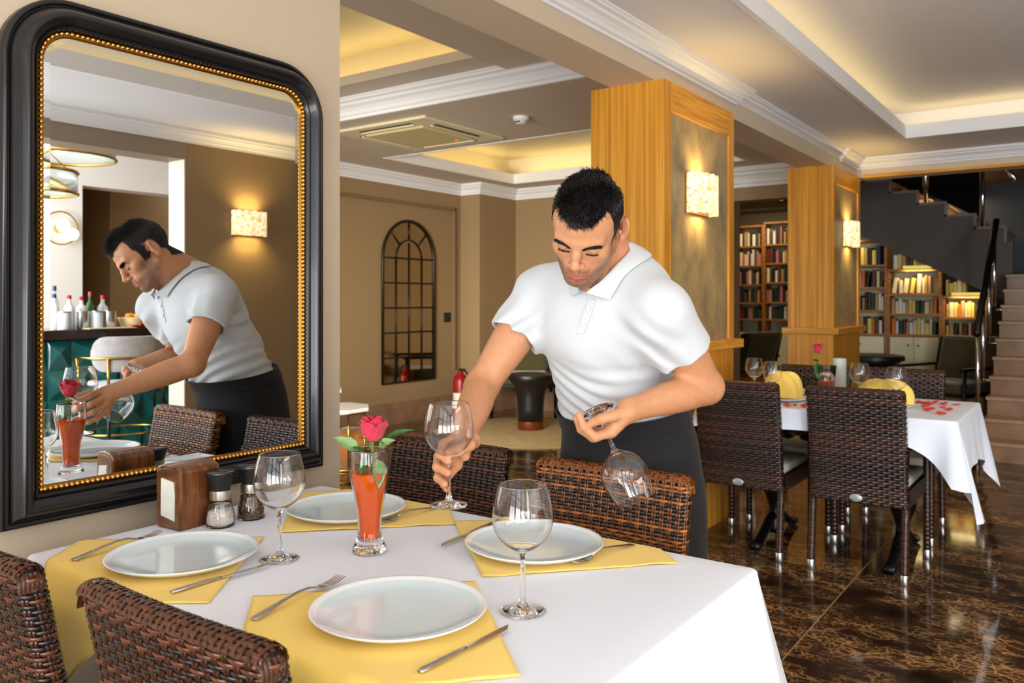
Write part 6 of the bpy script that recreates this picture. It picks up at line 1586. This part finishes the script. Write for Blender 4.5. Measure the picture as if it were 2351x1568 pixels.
bottle(3.32, 3.30, .28, .042, 0, 1, 'white bottle with a red cap left of the steel canisters on the bar')
bottle(3.36, 3.42, .27, .042, 0, 1, 'white bottle with a red cap between the canisters on the bar')
bottle(3.42, 3.52, .31, .034, 2, 3, 'green bottle with a pink cap on the bar counter in the mirror')
bottle(3.36, 3.60, .28, .044, 3, 1, 'squat clear jar bottle with a red cap right of the canisters on the bar')
M_can = mat('canister_steel', (196, 196, 198), .22, 1); M_canw = mat('canister_print', (222, 226, 232), .4)
for (x, y, m_, lab) in ((3.16, 3.19, M_canw, 'white printed canister at the left on the bar counter in the mirror'), (3.18, 3.34, M_can, 'polished steel canister beside the white printed canister on the bar'), (3.18, 3.46, M_canw, 'white printed canister in the middle of the bar counter'), (3.18, 3.57, M_can, 'polished steel canister left of the fruit basket on the bar')):
    o = empty('canister', (x, y, zc)); tag(o, lab, 'canister')
    MB().lathe([(.0005, 0), (.050, 0), (.052, .004), (.052, .135), (.0005, .135)], n=28).build('body', m_, o, smooth=True, auto=.6); MB().lathe([(.0525, .135), (.0535, .138), (.0530, .146), (.0005, .148)], n=28).build('lid', M_can, o, smooth=True, auto=.6)
fb = empty('fruit_basket', (3.22, 3.80, zc)); tag(fb, 'round pale wicker fruit basket on the bar counter in the mirror', 'basket')
M_bask = mat('pale_wicker', (222, 200, 150), .7)
MB().lathe([(.0005, 0), (.085, 0), (.10, .03), (.125, .085), (.118, .085), (.094, .034), (.0005, .010)], n=30).build('bowl', M_bask, fb, smooth=True)
for k in range(5): MB().tube([((.095+.007*k)*math.cos(2*PI*i/30), (.095+.007*k)*math.sin(2*PI*i/30), .012+.017*k) for i in range(30)], .006, 6, closed=True).build('wicker_ring', M_bask, fb, smooth=True)
for k, (dx, dy, lab, c) in enumerate(((-.02, -.05, 'orange at the left of the fruit basket on the bar', (240, 150, 30)), (-.03, .02, 'orange in the middle of the fruit basket on the bar', (244, 158, 34)), (-.01, .075, 'orange at the right of the fruit basket on the bar', (240, 150, 30)), (.05, .0, 'lemon at the back of the fruit basket on the bar', (226, 206, 60)))):
    o = empty('orange' if c[2] < 50 else 'lemon', (3.22+dx, 3.80+dy, zc+.088)); tag(o, lab, 'fruit')
    MB().ball((0, 0, 0), .036, 16, 10).build('peel', mat('peel_%d' % c[1], c, .45, bump=(200, .3)), o, smooth=True); MB().ball((0, 0, .035), .004, 6, 4).build('stem_end', M_stem, o)
for k in range(9):
    o = link('stacked_plate', plate_me); o.location = (3.20, 4.06, zc+.0005+.0145*k); o.scale = (.80, .80, .62)
    tag(o, 'white plate, %s from the bottom of the stack on the bar' % ORD[k], 'plate', 'plates stacked on the bar')
mn = MB().box(-.11, .11, -.20, .20, 0, .006).build('menu_card', mat('kraft_board', (222, 204, 176), .6), bevel=.001); mn.location = (3.11, 3.52, zc); tag(mn, 'flat tan board lying at the front edge of the bar counter', 'board')
for k in range(7):
    o = bpy.data.objects.new('rose_petal', pm_); C.objects.link(o); o.location = (3.10+.02*math.sin(k*2.1), 3.80+.022*k-.05, zc+.002+.004*(k % 3)); o.rotation_euler = (.3*math.sin(k), .3*math.cos(k), k); o.scale = (1.3, 1.3, 1.6); tag(o, 'loose red rose petal on the bar counter in front of the basket', 'petal', 'rose petals on the bar counter')
# pendant drums of clear glass with brass rings
def pendant(x, y, z, r, h, label):
    o = empty('pendant_lamp', (x, y, z)); tag(o, label, 'pendant lamp')
    MB().lathe([(r, 0), (r, h)], n=48, cap0=False, cap1=False).build('glass_drum', mat('ribbed_glass', (238, 244, 244), .12, trans=.85, ior=1.1), o, smooth=True, solid=.004)
    for zz in (0, h): MB().tube([(r*math.cos(2*PI*k/48), r*math.sin(2*PI*k/48), zz) for k in range(48)], .014, 8, closed=True).build('brass_ring', M_brass, o, smooth=True)
    for k in range(4): MB().tube([(r*math.cos(PI*k/2), r*math.sin(PI*k/2), h), (0, 0, h+.25)], .005, 6).build('stay', M_brass, o)
    MB().tube([(0, 0, h+.2), (0, 0, 3.05-z)], .008, 8).build('rod', M_brass, o); MB().ball((0, 0, h*.5), .06, 16, 10).build('globe', mat('lit_globe', (255, 248, 236), .4, emit=(255, 244, 226), estr=1.5), o, smooth=True)

pendant(3.40, 3.27, 2.50, .42, .17, 'large clear glass drum pendant with brass rings, upper one in the mirror')
pendant(2.95, 2.87, 2.127, .30, .165, 'smaller clear glass drum pendant with brass rings, lower one in the mirror')
wl = empty('wall_lamp', (4.85, 3.885, 2.02), PI); tag(wl, 'round brass ring wall lamp with white globes on the white bar wall', 'lamp')
MB().tube([(.05, .165*math.cos(2*PI*k/40), .165*math.sin(2*PI*k/40)) for k in range(40)], .008, 8, closed=True).build('ring', M_brass, wl, smooth=True)
MB().lathe([(.0005, 0), (.05, 0), (.05, .015), (.0005, .015)], n=20, M=Matrix.Rotation(PI/2, 3, 'Y')).build('back_plate', M_brass, wl)
MB().tube([(.01, 0, 0), (.09, .0, 0)], .008, 8).build('arm', M_brass, wl, smooth=True)
for dy, dz in ((.0, .02), (-.09, -.06)): MB().ball((.10, dy, dz), .062, 16, 12).build('globe', mat('lit_globe', (255, 248, 236)), wl, smooth=True)
sp = empty('ceiling_spotlight', (3.4, 4.06, 3.05)); tag(sp, 'small black and gold ceiling spotlight above the bar, seen in the mirror', 'spotlight')
MB().tube([(0, 0, 0), (0, 0, -.34)], .006, 8).build('stem', M_black, sp); MB().tube([(0, -.05, -.36), (0, .03, -.37)], .035, 14).build('barrel', M_black, sp, smooth=True, auto=.8); MB().tube([(0, .03, -.37), (0, .075, -.376)], .034, 14).build('gold_ring', M_gold, sp, smooth=True, auto=.8)
